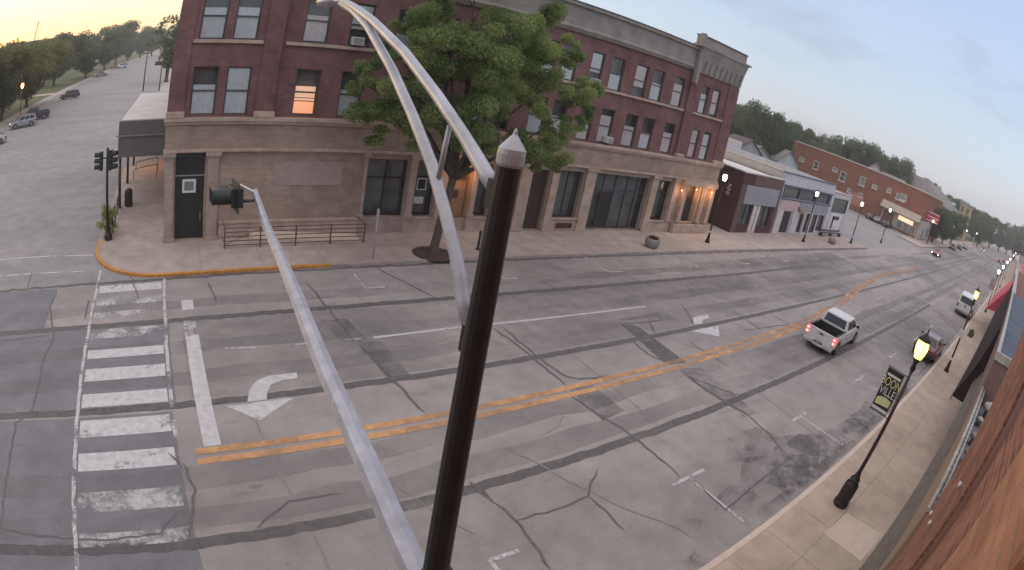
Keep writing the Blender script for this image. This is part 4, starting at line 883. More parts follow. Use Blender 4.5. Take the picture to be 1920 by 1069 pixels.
tip = U[-1]; m = MB(); m.tube([tip, tip+Vector((0, .5, .04))], .032, 10); m.build('arm_tip', M_galv, sp)
m = MB(); m.tube_prof([(.04, -.1), (.16, -.06), (.2, .02), (.12, .12), (.03, .15)], 0, 0, 14, True); o = m.build('luminaire', M_galv, sp); o.location = tip+Vector((0, .8, .02)); o.scale = (.8, 1.9, .7)
for z in (8.0, 9.07): m = MB(); m.box(-.06, .06, .06, .12, z-.1, z+.1); m.build('arm_collar', M_polek, sp)
m = MB(); m.tube([q+Vector((.0, 0, -rad[i]-.012)) for i, q in enumerate(ap_[2:], 2)][:1]*0+[Vector((.11, .02, 4.3)), Vector((.12, .02, 6.5)), Vector((.1, .01, 7.9))], .012, 6); m.build('cable', M_blk0, sp)
# signal head on the arm end: three lenses under visors, facing the side street
M_sig = mat('signal_black', (.022, .024, .025), .5, .15, 5); M_dgrn = mat('signal_green_black', (.025, .035, .033), .5, .15, 5)
LNS = [('red_lens', emis('lens_red', (1, .06, .06), 9.0, (.3, .02, .02))), ('amber_lens', mat('lens_amber', (.12, .07, .02), .3)), ('green_lens', mat('lens_green', (.02, .07, .05), .3))]
def signal_head(parent, loc, rz, s=1.0, back=True, lit=True, name='signal_head', vrot=0):
    """faces -x before turning; a child of its pole"""
    m = MB(); m.box(-.1, .1, -.155, .155, -.5, .5); h = m.build(name, M_sig, parent, bevel=.02); h.location = loc; h.rotation_euler = (0, 0, rz); h.scale = (s, s, s)
    if back: m = MB(); m.box(.0, .015, -.24, .24, -.6, .6); m.build('backplate', M_dgrn, h)
    for k, (nm, ml) in enumerate(LNS):
        z = .32-.32*k
        m = MB(); m.tube([(-.1, 0, z), (-.115, 0, z)], .115, 14); m.build(nm, ml if lit or k else MATS['lens_amber'], h)
        v = MB(); n = 13; ri = []; 
        for xx in (-.1, -.42):
            for rr in (.145, .132):
                ri.append([(xx+(.06 if xx < -.2 and False else 0), rr*math.sin(a), z+rr*math.cos(a)) for a in [R(vrot-135+270*i/(n-1)) for i in range(n)]])
        vs = [p for r_ in ri for p in r_]; fs = []
        for i in range(n-1):
            fs += [(i, i+1, 2*n+i+1, 2*n+i), (n+i, 3*n+i, 3*n+i+1, n+i+1), (2*n+i, 2*n+i+1, 3*n+i+1, 3*n+i)]
        v.add(vs, fs, True); v.build('visor', M_sig, h)
    return h
E1 = ap_[-1]
hd = signal_head(sp, (E1.x-.50, E1.y+.05, E1.z-.06), 0, 1.4, vrot=90); hd.rotation_euler = (R(80), 0, R(-1))
m = MB(); m.tube([E1+Vector((-.38, -.3, -.1)), E1+Vector((0, -.3, -.08))], .04, 8); m.build('head_bracket', M_frame, sp); m = MB(); m.tube([E1+Vector((-.36, .45, .1)), E1+Vector((0, -.1, .02))], .03, 8); m.build('head_bracket', mat('bracket_white', (.7, .66, .66), .4, .05, 4), sp)

# signal post at the hotel corner
cp = thing('signal_post', 'black corner signal post with two signal heads beside the shrub', 'traffic signal', (-3.75, 28.5, .12))
m = MB(); m.tube([(0, 0, 0), (0, 0, 4.75)], .075, 12); m.build('post', M_polek, cp); m = MB(); m.tube_prof([(.24, 0), (.24, .25), (.14, .4), (.1, .8)], 0, 0, 10, False); m.build('base', M_polek, cp)
m = MB(); m.box(.1, .14, -.11, -.07, 3.7, 4.6); m.build('white_edge', M_paper, cp)
signal_head(cp, (-.36, .0, 4.1), 0, .95, False, False); signal_head(cp, (.2, -.14, 4.15), R(160), 1.0, False, False); m = MB(); m.box(-.3, .25, -.03, .03, 4.2, 4.26); m.build('head_bracket', M_polek, cp)

# ------------------------------------------------------------------ street lamps
M_flame = emis('lamp_glow', (1, .62, .10), 4.5); M_white_l = emis('lamp_glow_white', (1, .88, .66), 9)
def street_lamp(loc, label, m_glow, big=False, energy=0):
    t = thing('street_lamp', label, 'street lamp', loc, 0, 'lamps along the main street'); t.scale = (1.08, 1.08, 1.095 if big else 1.05)
    m = MB(); m.tube_prof([(.27, 0), (.29, .12), (.25, .18), (.26, .5), (.25, .8), (.16, .92), (.19, .98), (.12, 1.08), (.075, 1.25)] if big else [(.2, 0), (.2, .1), (.13, .3), (.10, .6), (.07, .8)], 0, 0, 10, False); m.build('base', M_polek, t)
    m = MB(); m.tube([(0, 0, 1.0), (0, 0, 3.0), (0, 0, 4.75)], [.07, .06, .05], 10); m.build('shaft', mat('lamp_post_brown', (.045, .022, .02), .5, .2, 4), t)
    m = MB(); m.tube_prof([(.05, 4.6), (.1, 4.72), (.06, 4.85), (.12, 4.98), (.14, 5.03)], 0, 0, 10, True); m.build('collar', M_polek, t)
    q = 1 if big else .8; m = MB(); m.tube_prof([(.13*q, 5.04), (.19*q, 5.2), (.215*q, 5.36), (.19*q, 5.5), (.12*q, 5.56)], 0, 0, 12, True); m.build('lantern', m_glow, t)
    m = MB(); m.tube_prof([(.21, 5.545), (.22, 5.57), (.1, 5.68), (.03, 5.76), (.03, 5.84), (.005, 5.92)], 0, 0, 10, True); m.build('cap', M_polek, t)
    m = MB(); [m.tube([(.14*math.cos(a), .14*math.sin(a), 5.03), (.225*math.cos(a), .225*math.sin(a), 5.36), (.2*math.cos(a), .2*math.sin(a), 5.56)], .012, 5) for a in (.4, 1.97, 3.54, 5.1)]; m.build('lantern_cage', M_polek, t)
    return t
labs = ['near street lamp with dark banner in the right foreground', 'street lamp with white notice beside the dark canopy']
l1 = street_lamp((16.75, 2.12, .12), labs[0], M_flame, True)
l2 = street_lamp((39.0, 2.35, .12), labs[1], M_flame)
def more(loc, label, glow):
    c = dup(l2, loc, 0, label)
    for ch in c.children:
        if ch.name.startswith('lantern') and 'cage' not in ch.name: ch.data = ch.data.copy(); ch.data.materials[0] = glow
    return c
fl = [((38.3, 25.1), 'street lamp standing before the dark brown side wall'), ((57.9, 25.3), 'street lamp in front of the pale blue shop'), ((73.8, 25.0), 'street lamp beside the round planter and bench'), ((90.5, 25.3), 'street lamp at the far edge of the parking lot'), ((134, 25.4), 'street lamp under the red striped sign')]
for (x, y), lb in fl: more((x, y, .12), lb, M_white_l)
for (x, y), lb in [((77, 2.35), 'third lamp up the near kerb, just past the white notice'), ((96, 2.35), 'fourth lamp up the near kerb, beyond the white van'), ((125, 2.4), 'fifth lamp up the near kerb beside the red roof'), ((160, 2.4), 'small sixth lamp up the near kerb far down the street')]: more((x, y, .12), lb, M_white_l)
for x, y in ((175, 25.4), (215, 25.4), (262, 25.4), (330, 25.4), (410, 25.4), (235, 2.4), (320, 2.4)): more((x, y, .12), 'tiny lamp glowing far down the main street', M_white_l)
# banner on the near lamp
M_bk = mat('banner_black', (.012, .012, .012), .7, .2, 3); M_by = mat('banner_yellow', (.58, .58, .30), .7, .1, 3); M_bw = mat('banner_white', (.62, .60, .56), .7, .08, 3)
bn = thing('street_banner', 'black town banner with yellow and white lettering hung from the near lamp', 'banner', (16.75, 2.12, .60))
NB = Vector((0, 0, 0))
ban = MB(); ban.box(-.012, .012, .15, .78, 2.95, 4.35); bo = ban.build('cloth', M_bk, bn)
for z in (4.38, 2.92): m = MB(); m.tube([(0, .05, z), (0, .82, z)], .015, 6); m.build('rod', M_polek, bn)
rt = (R(90), 0, R(-90))
text('banner_word', 'BOON', .27, M_by, bn, (-.016, .465, 3.93), rt, .002).scale = (.95, 1.45, 1); text('banner_word', 'VILLE', .27, M_bw, bn, (-.016, .465, 3.62), rt, .002).scale = (.95, 1.4, 1)
m = MB(); m.box(-.018, -.0125, .2, .73, 4.12, 4.2); m.build('banner_stripe', M_bw, bn)
m = MB(); m.add([(-.017, .2, 3.2), (-.017, .73, 3.15), (-.017, .73, 3.36), (-.017, .6, 3.44), (-.017, .4, 3.46), (-.017, .2, 3.42)], [(5, 4, 3, 2, 1, 0)]); m.build('banner_emblem', M_by, bn)
m = MB(); m.box(-.018, -.0125, .17, .76, 2.98, 3.08); m.build('banner_stripe', M_bw, bn)
# notices on the second and third lamps
def notice(x, y, z, label, w_=.36, h_=.62):
    t = thing('notice_sign', label, 'sign', (x, y, z)); m = MB(); m.box(-.012, .012, -w_/2, w_/2, -h_/2, h_/2); m.build('plate', M_paper, t, bevel=.008); m = MB(); m.box(.02, .1, -.09, .09, -.03, .03); m.build('clamp', M_polek, t)
    m = MB(); [m.box(-.016, -.013, -w_*.36, w_*.36, q-.012, q+.012) for q in (-.14, -.05, .04)]; m.build('print', mat('sign_grey_print', (.45, .4, .4), .7), t); return t
notice(38.86, 2.35, 2.9, 'white notice plate strapped to the second near lamp'); notice(76.86, 2.35, 2.8, 'small white notice plate on the third near lamp')
# second pole line: banner far
b2n = thing('street_banner', 'pale banner hung from the third near lamp beside the white van', 'banner', (77, 2.35, .12)); m = MB(); m.box(-.012, .012, .15, .8, 3.0, 4.4); m.build('cloth', mat('banner_grey', (.3, .28, .33), .7, .4, 3), b2n); m = MB(); m.tube([(0, .05, 4.42), (0, .84, 4.42)], .015, 6); m.build('rod', M_polek, b2n)

# ------------------------------------------------------------------ sidewalk furniture
M_rail = mat('rail_brown', (.11, .055, .048), .5, .25, 4)
rr = thing('ramp_railing', 'long brown steel railing along the ramp under the blank stone wall', 'railing', (2.75, 26.15, .12))
for k in range(5):
    m = MB(); x = k*1.86; m.box(x-.03, x+.03, -.03, .03, 0, 1.05); m.build('post', M_rail, rr)
m = MB()
for z in (.16, .38, .6, .82, 1.03): m.tube([(0, 0, z), (7.44, 0, z)], .022, 6)
m.tube([(0, 0, .2), (1.86, 0, .95)][::-1], .015, 6); m.tube([(0, 0, .2), (0, 1.3, .2)], .02, 6); m.tube([(0, 0, 1.03), (0, 1.3, 1.03)], .022, 6); m.tube([(7.44, 0, 1.03), (7.44, 1.3, 1.03)], .022, 6); m.build('rail', M_rail, rr)
rs = MB(); rs.hexa([(4.2, 26.3, .121), (10.15, 26.3, .121), (10.15, 27.55, .121), (4.2, 27.55, .121)], [(4.2, 26.3, .52), (10.15, 26.3, .14), (10.15, 27.55, .14), (4.2, 27.55, .52)]); tag(rs.build('ramp', M_slab), 'pale concrete ramp behind the brown railing', 'ramp')
cr_ = thing('pedestrian_railing', 'short dark railing behind the corner signal post', 'railing', (-3.6, 29.6, .12))
for k in range(4): m = MB(); m.box(-.03, .03, k*1.6-.03, k*1.6+.03, 0, 1.0); m.build('post', M_black, cr_)
m = MB(); [m.tube([(0, 0, z), (0, 4.8, z)], .022, 6) for z in (.25, .5, .75, 1.0)]; m.build('rail', M_black, cr_)
hr = thing('step_handrail', 'brown stair handrail under the grey entrance canopy', 'railing', (-2.9, 41.5, .12))
for y in (0, 2.5): m = MB(); m.tube([(1.6, y, 0), (1.6, y, 1.0)], .03, 6); m.tube([(-.3, y, 0), (-.3, y, .7)], .03, 6); m.tube([(-.3, y, .7), (1.6, y, 1.0)], .03, 6); m.build('rail', M_rail, hr)
tb_ = thing('trash_bin', 'dark brown slatted trash bin by the entrance canopy post', 'bin', (-3.0, 34.4, .12))
m = MB(); m.tube_prof([(.24, 0), (.26, .05), (.27, .85), (.24, .9)], 0, 0, 14, True); m.build('body', mat('bin_brown', (.045, .03, .024), .5), tb_); m = MB(); m.tube_prof([(.27, .905), (.26, 1.0), (.14, 1.1), (.03, 1.12)], 0, 0, 14, True); m.build('lid', M_black, tb_)
m = MB(); [m.box(.265*math.cos(a)-.012, .265*math.cos(a)+.012, .265*math.sin(a)-.012, .265*math.sin(a)+.012, .08, .86) for a in [k*math.pi/8 for k in range(16)]]; m.build('slats', M_black, tb_)
def planter(loc, label, s=1.0, flower=True):
    t = thing('planter', label, 'planter', loc, 0, 'round concrete planters'); t.scale = (s, s, s)
    m = MB(); m.tube_prof([(.34, 0), (.48, .12), (.56, .36), (.54, .56), (.47, .68), (.44, .68), (.42, .55)], 0, 0, 18, True); m.build('bowl', mat('planter_stone', (.24, .225, .215), .9, .2, 4, bump=.4), t)
    m = MB(); m.tube_prof([(.42, .54), (.3, .6), (.02, .63)], 0, 0, 14, True); m.build('soil', mat('soil', (.04, .03, .022), .9), t)
    if flower:
        m = MB()
        for k in range(150):
            a, q = random.random()*6.28, math.sqrt(random.random())*.34; x, y, z = q*math.cos(a), q*math.sin(a), .64+random.random()*.22*(1-q); d = Vector((random.gauss(0, 1), random.gauss(0, 1), random.gauss(0, 1))).normalized()*.05; e = d.orthogonal().normalized()*.035; c = Vector((x, y, z))
            m.quad(c-d-e, c+d-e, c+d+e, c-d+e)
        m.build('plant', foliage('plant_red_brown', (.10, .04, .03), (.22, .07, .05)), t)
    return t
planter((30.3, 23.95+.35, .12), 'round concrete planter with red brown plants in front of the black storefront')
planter((65.6, 24.75, .12), 'round concrete planter in front of the bench and white shop', 1.0, False)
bc = thing('bench', 'long dark bench in front of the white shop', 'bench', (67.5, 27.2, .12))
m = MB(); [m.box(0, 7.5, y, y+.12, .42, .46) for y in (0, .14, .28)]; m.build('seat', M_brownwood, bc); m = MB(); [m.box(0, 7.5, .42, .46, z, z+.1) for z in (.58, .72)]; m.build('backrest', M_brownwood, bc)
for x in (.2, 3.7, 7.2): m = MB(); m.box(x-.03, x+.03, .02, .44, 0, .41); m.box(x-.03, x+.03, .47, .51, 0, .85); m.build('leg', M_black, bc)
def sign_post(x, y, h, label, z=.12):
    t = thing('sign_post', label, 'sign', (x, y, z)); m = MB(); m.tube([(0, 0, 0), (0, 0, h)], .032, 8); m.build('post', M_galv, t); m = MB(); m.box(-.018, .018, -.15, .15, h-.55, h-.02); m.build('plate', M_galv, t, bevel=.006); return t
sign_post(9.9, 23.9, 2.55, 'thin grey sign post at the kerb past the end of the railing')
bl_ = thing('bollard', 'slim black bollard partly hidden behind the signal pole', 'bollard', (16.3, 24.6, .12)); m = MB(); m.tube_prof([(.12, 0), (.12, .08), (.08, .12), (.075, .95), (.1, .98), (.09, 1.06), (.02, 1.12)], 0, 0, 12, True); m.build('shaft', M_black, bl_); m = MB(); m.tube_prof([(.078, .7), (.083, .7), (.083, .8), (.078, .8)], 0, 0, 12, True); m.build('band', M_frame, bl_)

# ------------------------------------------------------------------ vehicles (front towards +x)
M_tyre = mat('tyre', (.018, .018, .018), .85, .2, 8); M_rim = mat('rim', (.35, .35, .36), .35, .1, 8, metal=.7)
M_cglass = mat('car_glass', (.012, .016, .02), .08, .2, 2, spec=.6); M_bumper = mat('bumper_grey', (.35, .35, .36), .35, .1, 4, metal=.5); M_blk = mat('trim_black', (.015, .015, .015), .6, .1, 4)
M_tail = emis('tail_red', (1, .05, .04), 1.6, (.4, .02, .02)); M_taild = mat('tail_dark', (.28, .02, .02), .25); M_head = emis('head_glow', (1, .92, .8), 16); M_headd = mat('head_clear', (.6, .6, .6), .15, .1, 4); M_revw = emis('tail_white', (1, .75, .7), 1.6)
def paint(name, c, rough=.28): 
    m = mat('paint_'+name, c, rough, .05, 1.5, spec=.6); m.node_tree.nodes['Principled BSDF'].inputs['Coat Weight'].default_value = .6; return m
def loft(mb, secs, sm=False):
    """closed solid through equal-length section loops"""
    n = len(secs[0]); vs = [p for s in secs for p in s]; fs = []
    for i in range(len(secs)-1):
        for k in range(n): fs.append((i*n+k, i*n+(k+1) % n, (i+1)*n+(k+1) % n, (i+1)*n+k))
    fs.append(tuple(range(n))[::-1]); fs.append(tuple((len(secs)-1)*n+k for k in range(n))); return mb.add(vs, fs, sm)
def wheels(t, xs, tw, r, rim=True):
    for x in xs:
        for s in (-1, 1):
            m = MB(); m.tube([(x, s*(tw-.24), r), (x, s*(tw-.2), r), (x, s*(tw-.03), r), (x, s*tw, r)], [r*.93, r, r, r*.92], 20); o = m.build('wheel', M_tyre, t)
            m = MB(); m.tube([(x, s*(tw+.002), r), (x, s*(tw+.012), r)], [r*.62, r*.56], 14, sm=False); m.build('rim', M_rim, o)
            m = MB(); m.tube([(x, s*(tw+.013), r), (x, s*(tw+.02), r)], [r*.18]*2, 8); [m.box(x+math.cos(a)*r*.36-.03, x+math.cos(a)*r*.36+.03, min(s*(tw+.0125), s*(tw+.016)), max(s*(tw+.0125), s*(tw+.016)), r+math.sin(a)*r*.36-.03, r+math.sin(a)*r*.36+.03) for a in (0, 1.257, 2.51, 3.77, 5.03)]; m.build('hub', M_blk, o)
def body(prof_lo, W, arches, r):
    """side profile pairs x -> (zlow, zhigh, half width factor), arched over the wheels"""
    secs = []
    for x, z0, z1, wf in prof_lo:
        zl = z0
        for ax in arches:
            if abs(x-ax) < r*1.18: zl = max(zl, r+math.sqrt(max(0, (r*1.18)**2-(x-ax)**2)))
        h = W/2*wf; zm = zl+(z1-zl)*.55
        secs.append([(x, -h*.97, zl), (x, h*.97, zl), (x, h, zm), (x, h*.985, z1-.07), (x, h*.9, z1), (x, -h*.9, z1), (x, -h*.985, z1-.07), (x, -h, zm)])
    return secs
def dense(keys, arches, r, step=.12):
    xs = sorted(set([k[0] for k in keys]+[a+r*1.18*c for a in arches for c in (-1, -.92, -.7, -.4, 0, .4, .7, .92, 1)])); out = []
    for x in xs:
        for (a, b_) in zip(keys[:-1], keys[1:]):
            if a[0] <= x <= b_[0]:
                f = (x-a[0])/max(1e-6, b_[0]-a[0]); out.append((x,)+tuple(a[i]+(b_[i]-a[i])*f for i in (1, 2, 3))); break
    return out
def car(name, label, cat, loc, rz, colour, kind='sedan', group=None, lights=None, plate=True, taillit=False, sc=1.0):
    t = thing(name, label, cat, loc, rz, group); t.scale = (sc, sc, sc); P = colour
    if kind == 'pickup': Lc, W, r, ar = 5.75, 1.98, .40, (1.15, 4.75)
    elif kind == 'van': Lc, W, r, ar = 5.1, 1.98, .35, (1.05, 4.15)
    elif kind == 'suv': Lc, W, r, ar = 4.75, 1.9, .37, (.95, 3.75)
    else: Lc, W, r, ar = 4.75, 1.82, .33, (1.0, 3.75)
    hw = W/2
    if kind == 'pickup': keys = [(0.12, .52, 1.20, .97), (.2, .5, 1.22, 1.0), (2.0, .42, 1.22, 1.0), (2.3, .42, 1.22, 1.0), (4.2, .42, 1.20, 1.0), (5.3, .45, 1.10, .98), (5.65, .5, .98, .88), (5.75, .55, .85, .82)]
    elif kind == 'van': keys = [(0, .45, 1.15, .97), (.1, .4, 1.2, 1), (4.2, .38, 1.15, 1), (4.9, .4, 1.0, .93), (5.1, .45, .8, .85)]
    elif kind == 'suv': keys = [(0, .5, 1.0, .92), (.12, .42, 1.08, 1), (3.3, .38, 1.05, 1), (4.3, .4, .96, .97), (4.65, .45, .86, .88), (4.75, .5, .75, .82)]
    else: keys = [(0, .45, .85, .88), (.15, .4, .95, .98), (3.2, .33, .92, 1), (4.2, .35, .80, .96), (4.6, .4, .7, .86), (4.75, .45, .6, .78)]
    m = MB(); secs = body(dense(keys, ar, r), W, ar, r)
    if kind == 'pickup':   # cab part full, bed part hollow
        loft(m, [s for s in secs if s[0][0] >= 2.0]); 
        bed = [s for s in secs if s[0][0] <= 2.001]
        for sgn in (-1, 1):
            ss = []
            for s in bed:
                x = s[0][0]; zl = s[0][2]; h = abs(s[2][1]); i = h-.13
                q = [(x, sgn*h*.97, zl), (x, sgn*h, zl+(1.22-zl)*.55), (x, sgn*h*.985, 1.15), (x, sgn*h*.95, 1.22), (x, sgn*i, 1.22), (x, sgn*i, zl)]
                ss.append(q if sgn > 0 else q[::-1])
            loft(m, ss)
        bo_ = fixn(m.build('body', P, t))
        f = MB(); f.box(.2, 2.0, -hw+.14, hw-.14, .66, .7); f.box(1.94, 1.99, -hw+.14, hw-.14, .7, 1.2); f.build('bed_floor', M_blk, t)
        for s in (-1, 1):
            f = MB(); f.box(.2, 2.0, s*(hw-.12)-.06, s*(hw-.12)+.06, 1.222, 1.245); f.build('bed_rail', M_blk, t); f = MB(); f.box(.2, 1.95, s*(hw-.145)-.006, s*(hw-.145)+.006, .7, 1.2); f.build('bed_liner', M_blk, t)
        tg = MB(); tg.box(.06, .14, -hw+.17, hw-.17, .56, 1.23); go = tg.build('tailgate', P, t, bevel=.025); hn = MB(); hn.box(.035, .058, -.13, .13, 1.0, 1.08); hn.build('handle', M_blk, go)
        bp = MB(); bp.box(-.1, .06, -hw+.02, -.3, .4, .58); bp.box(-.1, .06, .3, hw-.02, .4, .58); bp.box(-.1, .06, -.299, .299, .36, .5); bo2 = bp.build('rear_bumper', mat('bumper_chrome', (.5, .5, .5), .3, .1, 4, metal=.3), t, bevel=.02); pl = MB(); pl.box(-.075, -.03, -.16, .16, .52, .66); pl.build('number_plate', mat('plate_dull', (.28, .24, .22), .5), bo2)
        cx = (2.05, 2.15, 3.0, 4.45, 3.55, 2.35); cab = [(1.98, 1.2, .96), (2.16, 1.84, .80), (3.45, 1.86, .80), (4.55, 1.18, .93)]
    else:
        loft(m, secs); bo_ = fixn(m.build('body', P, t))
        bp = MB(); bp.box(-.07, .08, -hw*.9, hw*.9, .38, .58); bp.build('rear_bumper', M_blk if kind != 'van' else M_bumper, t, bevel=.03)
        if kind == 'van': cab = [(.03, 1.15, .985), (.12, 1.98, .90), (3.55, 2.0, .88), (4.5, 1.12, .93)]
        elif kind == 'suv': cab = [(.06, 1.04, .95), (.42, 1.66, .76), (2.75, 1.68, .76), (3.65, 1.02, .92)]
        else: cab = [(.45, .92, .93), (1.25, 1.40, .72), (2.45, 1.42, .72), (3.45, .90, .92)]
    (xa, za, fa), (xb, zb, fb), (xc, zc, fc), (xd, zd, fd) = cab
    c = MB(); A = [(xa, -hw*fa, za), (xd, -hw*fd, zd), (xd, hw*fd, zd), (xa, hw*fa, za)]; B = [(xb, -hw*fb, zb), (xc, -hw*fc, zc), (xc, hw*fc, zc), (xb, hw*fb, zb)]
    c.hexa([A[0], A[1], A[2], A[3]], [B[0], B[1], B[2], B[3]]); cb = c.build('cabin', P, t, bevel=.06)
    # glazing stands 4 mm off the cabin faces
    def onface(p0, p1, p2, p3, u0, u1, v0, v1, nm, off=.006):
        p0, p1, p2, p3 = map(Vector, (p0, p1, p2, p3)); nrm = (p1-p0).cross(p3-p0).normalized()
        def q(u, v): return p0.lerp(p1, u).lerp(p3.lerp(p2, u), v)+nrm*off
        g_ = MB(); g_.quad(q(u0, v0), q(u1, v0), q(u1, v1), q(u0, v1)); 
        a, b_, c2, d = (Vector(x)-nrm*.012 for x in g_.v[-4:]); o0 = len(g_.v); g_.add([a, b_, c2, d], []); 
        for i in range(4): g_.f.append((o0-4+i, o0+i, o0+(i+1) % 4, o0-4+(i+1) % 4)); g_.smooth.append(False)
        return g_.build(nm, M_cglass, t)
    onface(A[3], A[0], B[0], B[3], .09, .91, .18, .88, 'rear_window'); onface(A[1], A[2], B[2], B[1], .07, .93, .1, .92, 'windscreen')
    spl = {'pickup': [(.06, .46), (.50, .88)], 'van': [(.05, .33), (.36, .64), (.67, .92)], 'suv': [(.08, .34), (.37, .62), (.65, .92)], 'sedan': [(.2, .5), (.53, .88)]}[kind]
    for u0, u1 in spl:
        onface(A[0], A[1], B[1], B[0], u0, u1, .14, .86, 'side_window'); onface(A[2], A[3], B[3], B[2], 1-u1, 1-u0, .14, .86, 'side_window')
    if kind == 'van':
        m = MB(); m.box(.02, .045, -.02, .02, .6, 1.85); m.build('door_split', M_blk, t); m = MB(); m.box(-.012, .03, -.12, .12, .98, 1.12); m.build('badge', M_blk, t)
    wheels(t, ar, hw, r)
    m = MB(); m.box(.25, Lc-.4, -hw+.26, hw-.26, .26, .42); m.build('underbody', M_blk, t)
    zt = {'pickup': (.78, 1.16), 'van': (.75, 1.1), 'suv': (.72, 1.0), 'sedan': (.66, .84)}[kind]
    for s in (-1, 1):
        m = MB(); x0 = .035 if kind == 'pickup' else -.03; m.box(x0, .3, min(s*hw*.80, s*hw*1.003), max(s*hw*.80, s*hw*1.003), zt[0], zt[1]); o = m.build('tail_light', M_tail if taillit else M_taild, t, bevel=.015)
        if taillit:
            for za, zb in ((zt[0]+.04, zt[0]+.13), (zt[1]-.12, zt[1]-.04)): m = MB(); m.box(x0-.012, x0-.001, min(s*hw*.84, s*hw*.96), max(s*hw*.84, s*hw*.96), za, zb); m.build('lamp_bulb', M_revw, o)
        m = MB(); zf = keys[-2][2]-.16; m.box(Lc-.32, Lc-.02, min(s*hw*.60, s*hw*.9), max(s*hw*.60, s*hw*.9), zf-.08, zf+.08); m.build('headlight', M_head if lights else M_headd, t, bevel=.02)
        m = MB(); mz = zd+.1; m.box(xd-.75, xd-.6, min(s*hw*1.0, s*hw*1.2), max(s*hw*1.0, s*hw*1.2), mz-.02, mz+.15); m.box(xd-.72, xd-.66, min(s*hw*.9, s*hw*1.0), max(s*hw*.9, s*hw*1.0), mz+.02, mz+.06); m.build('mirror', M_blk if kind in ('pickup', 'suv') else P, t, bevel=.02)
        for q in spl:
            m = MB(); xx = xa+(xd-xa)*q[0]+.06; m.box(xx, xx+.18, min(s*hw*.99, s*(hw+.02)), max(s*hw*.99, s*(hw+.02)), za-.2, za-.16); m.build('door_handle', M_blk, t)
    m = MB(); m.box(Lc-.06, Lc+.03, -hw*.55, hw*.55, .52, .72); m.build('grille', M_blk, t); m = MB(); m.box(Lc-.12, Lc+.06, -hw*.84, hw*.84, .34, .5); m.build('front_bumper', M_blk if kind != 'pickup' else M_bumper, t, bevel=.03)
    if plate and kind != 'pickup': m = MB(); m.box(-.085, -.072, -.16, .16, .62, .74) if kind != 'sedan' else m.box(-.085, -.072, -.16, .16, .44, .55); m.build('number_plate', M_paper, t)
    return t
Z0 = .006
car('pickup_truck', 'white pickup truck with lit tail lights driving away down the street', 'pickup', (28.45, 9.48, Z0), R(3), paint('white', (.62, .62, .64)), 'pickup', taillit=True)
car('parked_car', 'dark red car parked at the near kerb behind the glowing lamp', 'car', (38.3, 4.6, Z0), 0, paint('maroon', (.13, .035, .035)), 'sedan', 'cars parked along the near kerb', sc=1.08)
car('parked_van', 'white van parked at the near kerb further up the street', 'van', (63.6, 4.7, Z0), R(2), paint('offwhite', (.68, .67, .66)), 'van', 'cars parked along the near kerb', sc=1.16)
gl = 'cars parked along the side street'
car('parked_car', 'silver grey hatchback parked on the far side of the side street', 'car', (-22.9, 78.6, Z0), R(202), paint('silver', (.30, .30, .33)), 'suv', gl)
car('parked_pickup', 'dark pickup truck parked behind the silver hatchback', 'pickup', (-22.3, 85.2, Z0), R(202), paint('dark_grey', (.045, .04, .045)), 'pickup', gl)
car('parked_car', 'dark brown sedan parked alone further up the side street', 'car', (-22.8, 114.4, Z0), R(203), paint('brown', (.05, .04, .042)), 'suv', gl)
car('parked_car', 'pale blue grey car cut off by the left edge', 'car', (-24.0, 66.2, Z0), R(202), paint('ice', (.40, .42, .46)), 'sedan', gl)
car('oncoming_car', 'red car with headlights on coming towards the camera', 'car', (120, 19.3, Z0), R(180), paint('red', (.42, .07, .06)), 'sedan', lights=True)
car('oncoming_car', 'tiny car with white headlights far down the street', 'car', (262, 19.6, Z0), R(180), paint('white2', (.5, .5, .5)), 'sedan', lights=True)
car('departing_car', 'small dark red car far down the right lane with tail lights on', 'car', (235, 8.6, Z0), 0, MATS['paint_maroon'], 'sedan', taillit=True)
car('departing_car', 'second dark red car ahead of it in the right lane', 'car', (262, 7.2, Z0), 0, MATS['paint_red'], 'sedan', taillit=True)
gl = 'cars parked in the lot by the apartments'
for i, (px, py, c, lb) in enumerate([(1628, 424, 'dark_grey', 'dark car parked nearest the street lamp in the apartment lot'), (1642, 430, 'silver', 'silver car between two dark cars in the apartment lot'), (1660, 432, 'brown', 'dark car parked beside the beige awning')]):
    v = fx(px, py, 127.5); car('parked_car', lb, 'car', (125.2, v[0], Z0), 0, MATS['paint_'+c], 'sedan', gl)
for x, c, lb in [(165, 'dark_grey', 'dark car parked beyond the orange apartments'), (182, 'brown', 'brown car parked beyond the orange apartments'), (200, 'silver', 'silver car parked beyond the orange apartments')]: car('parked_car', lb, 'car', (x, 22.2, Z0), R(180), MATS['paint_'+c], 'sedan', 'cars parked far along the main street')
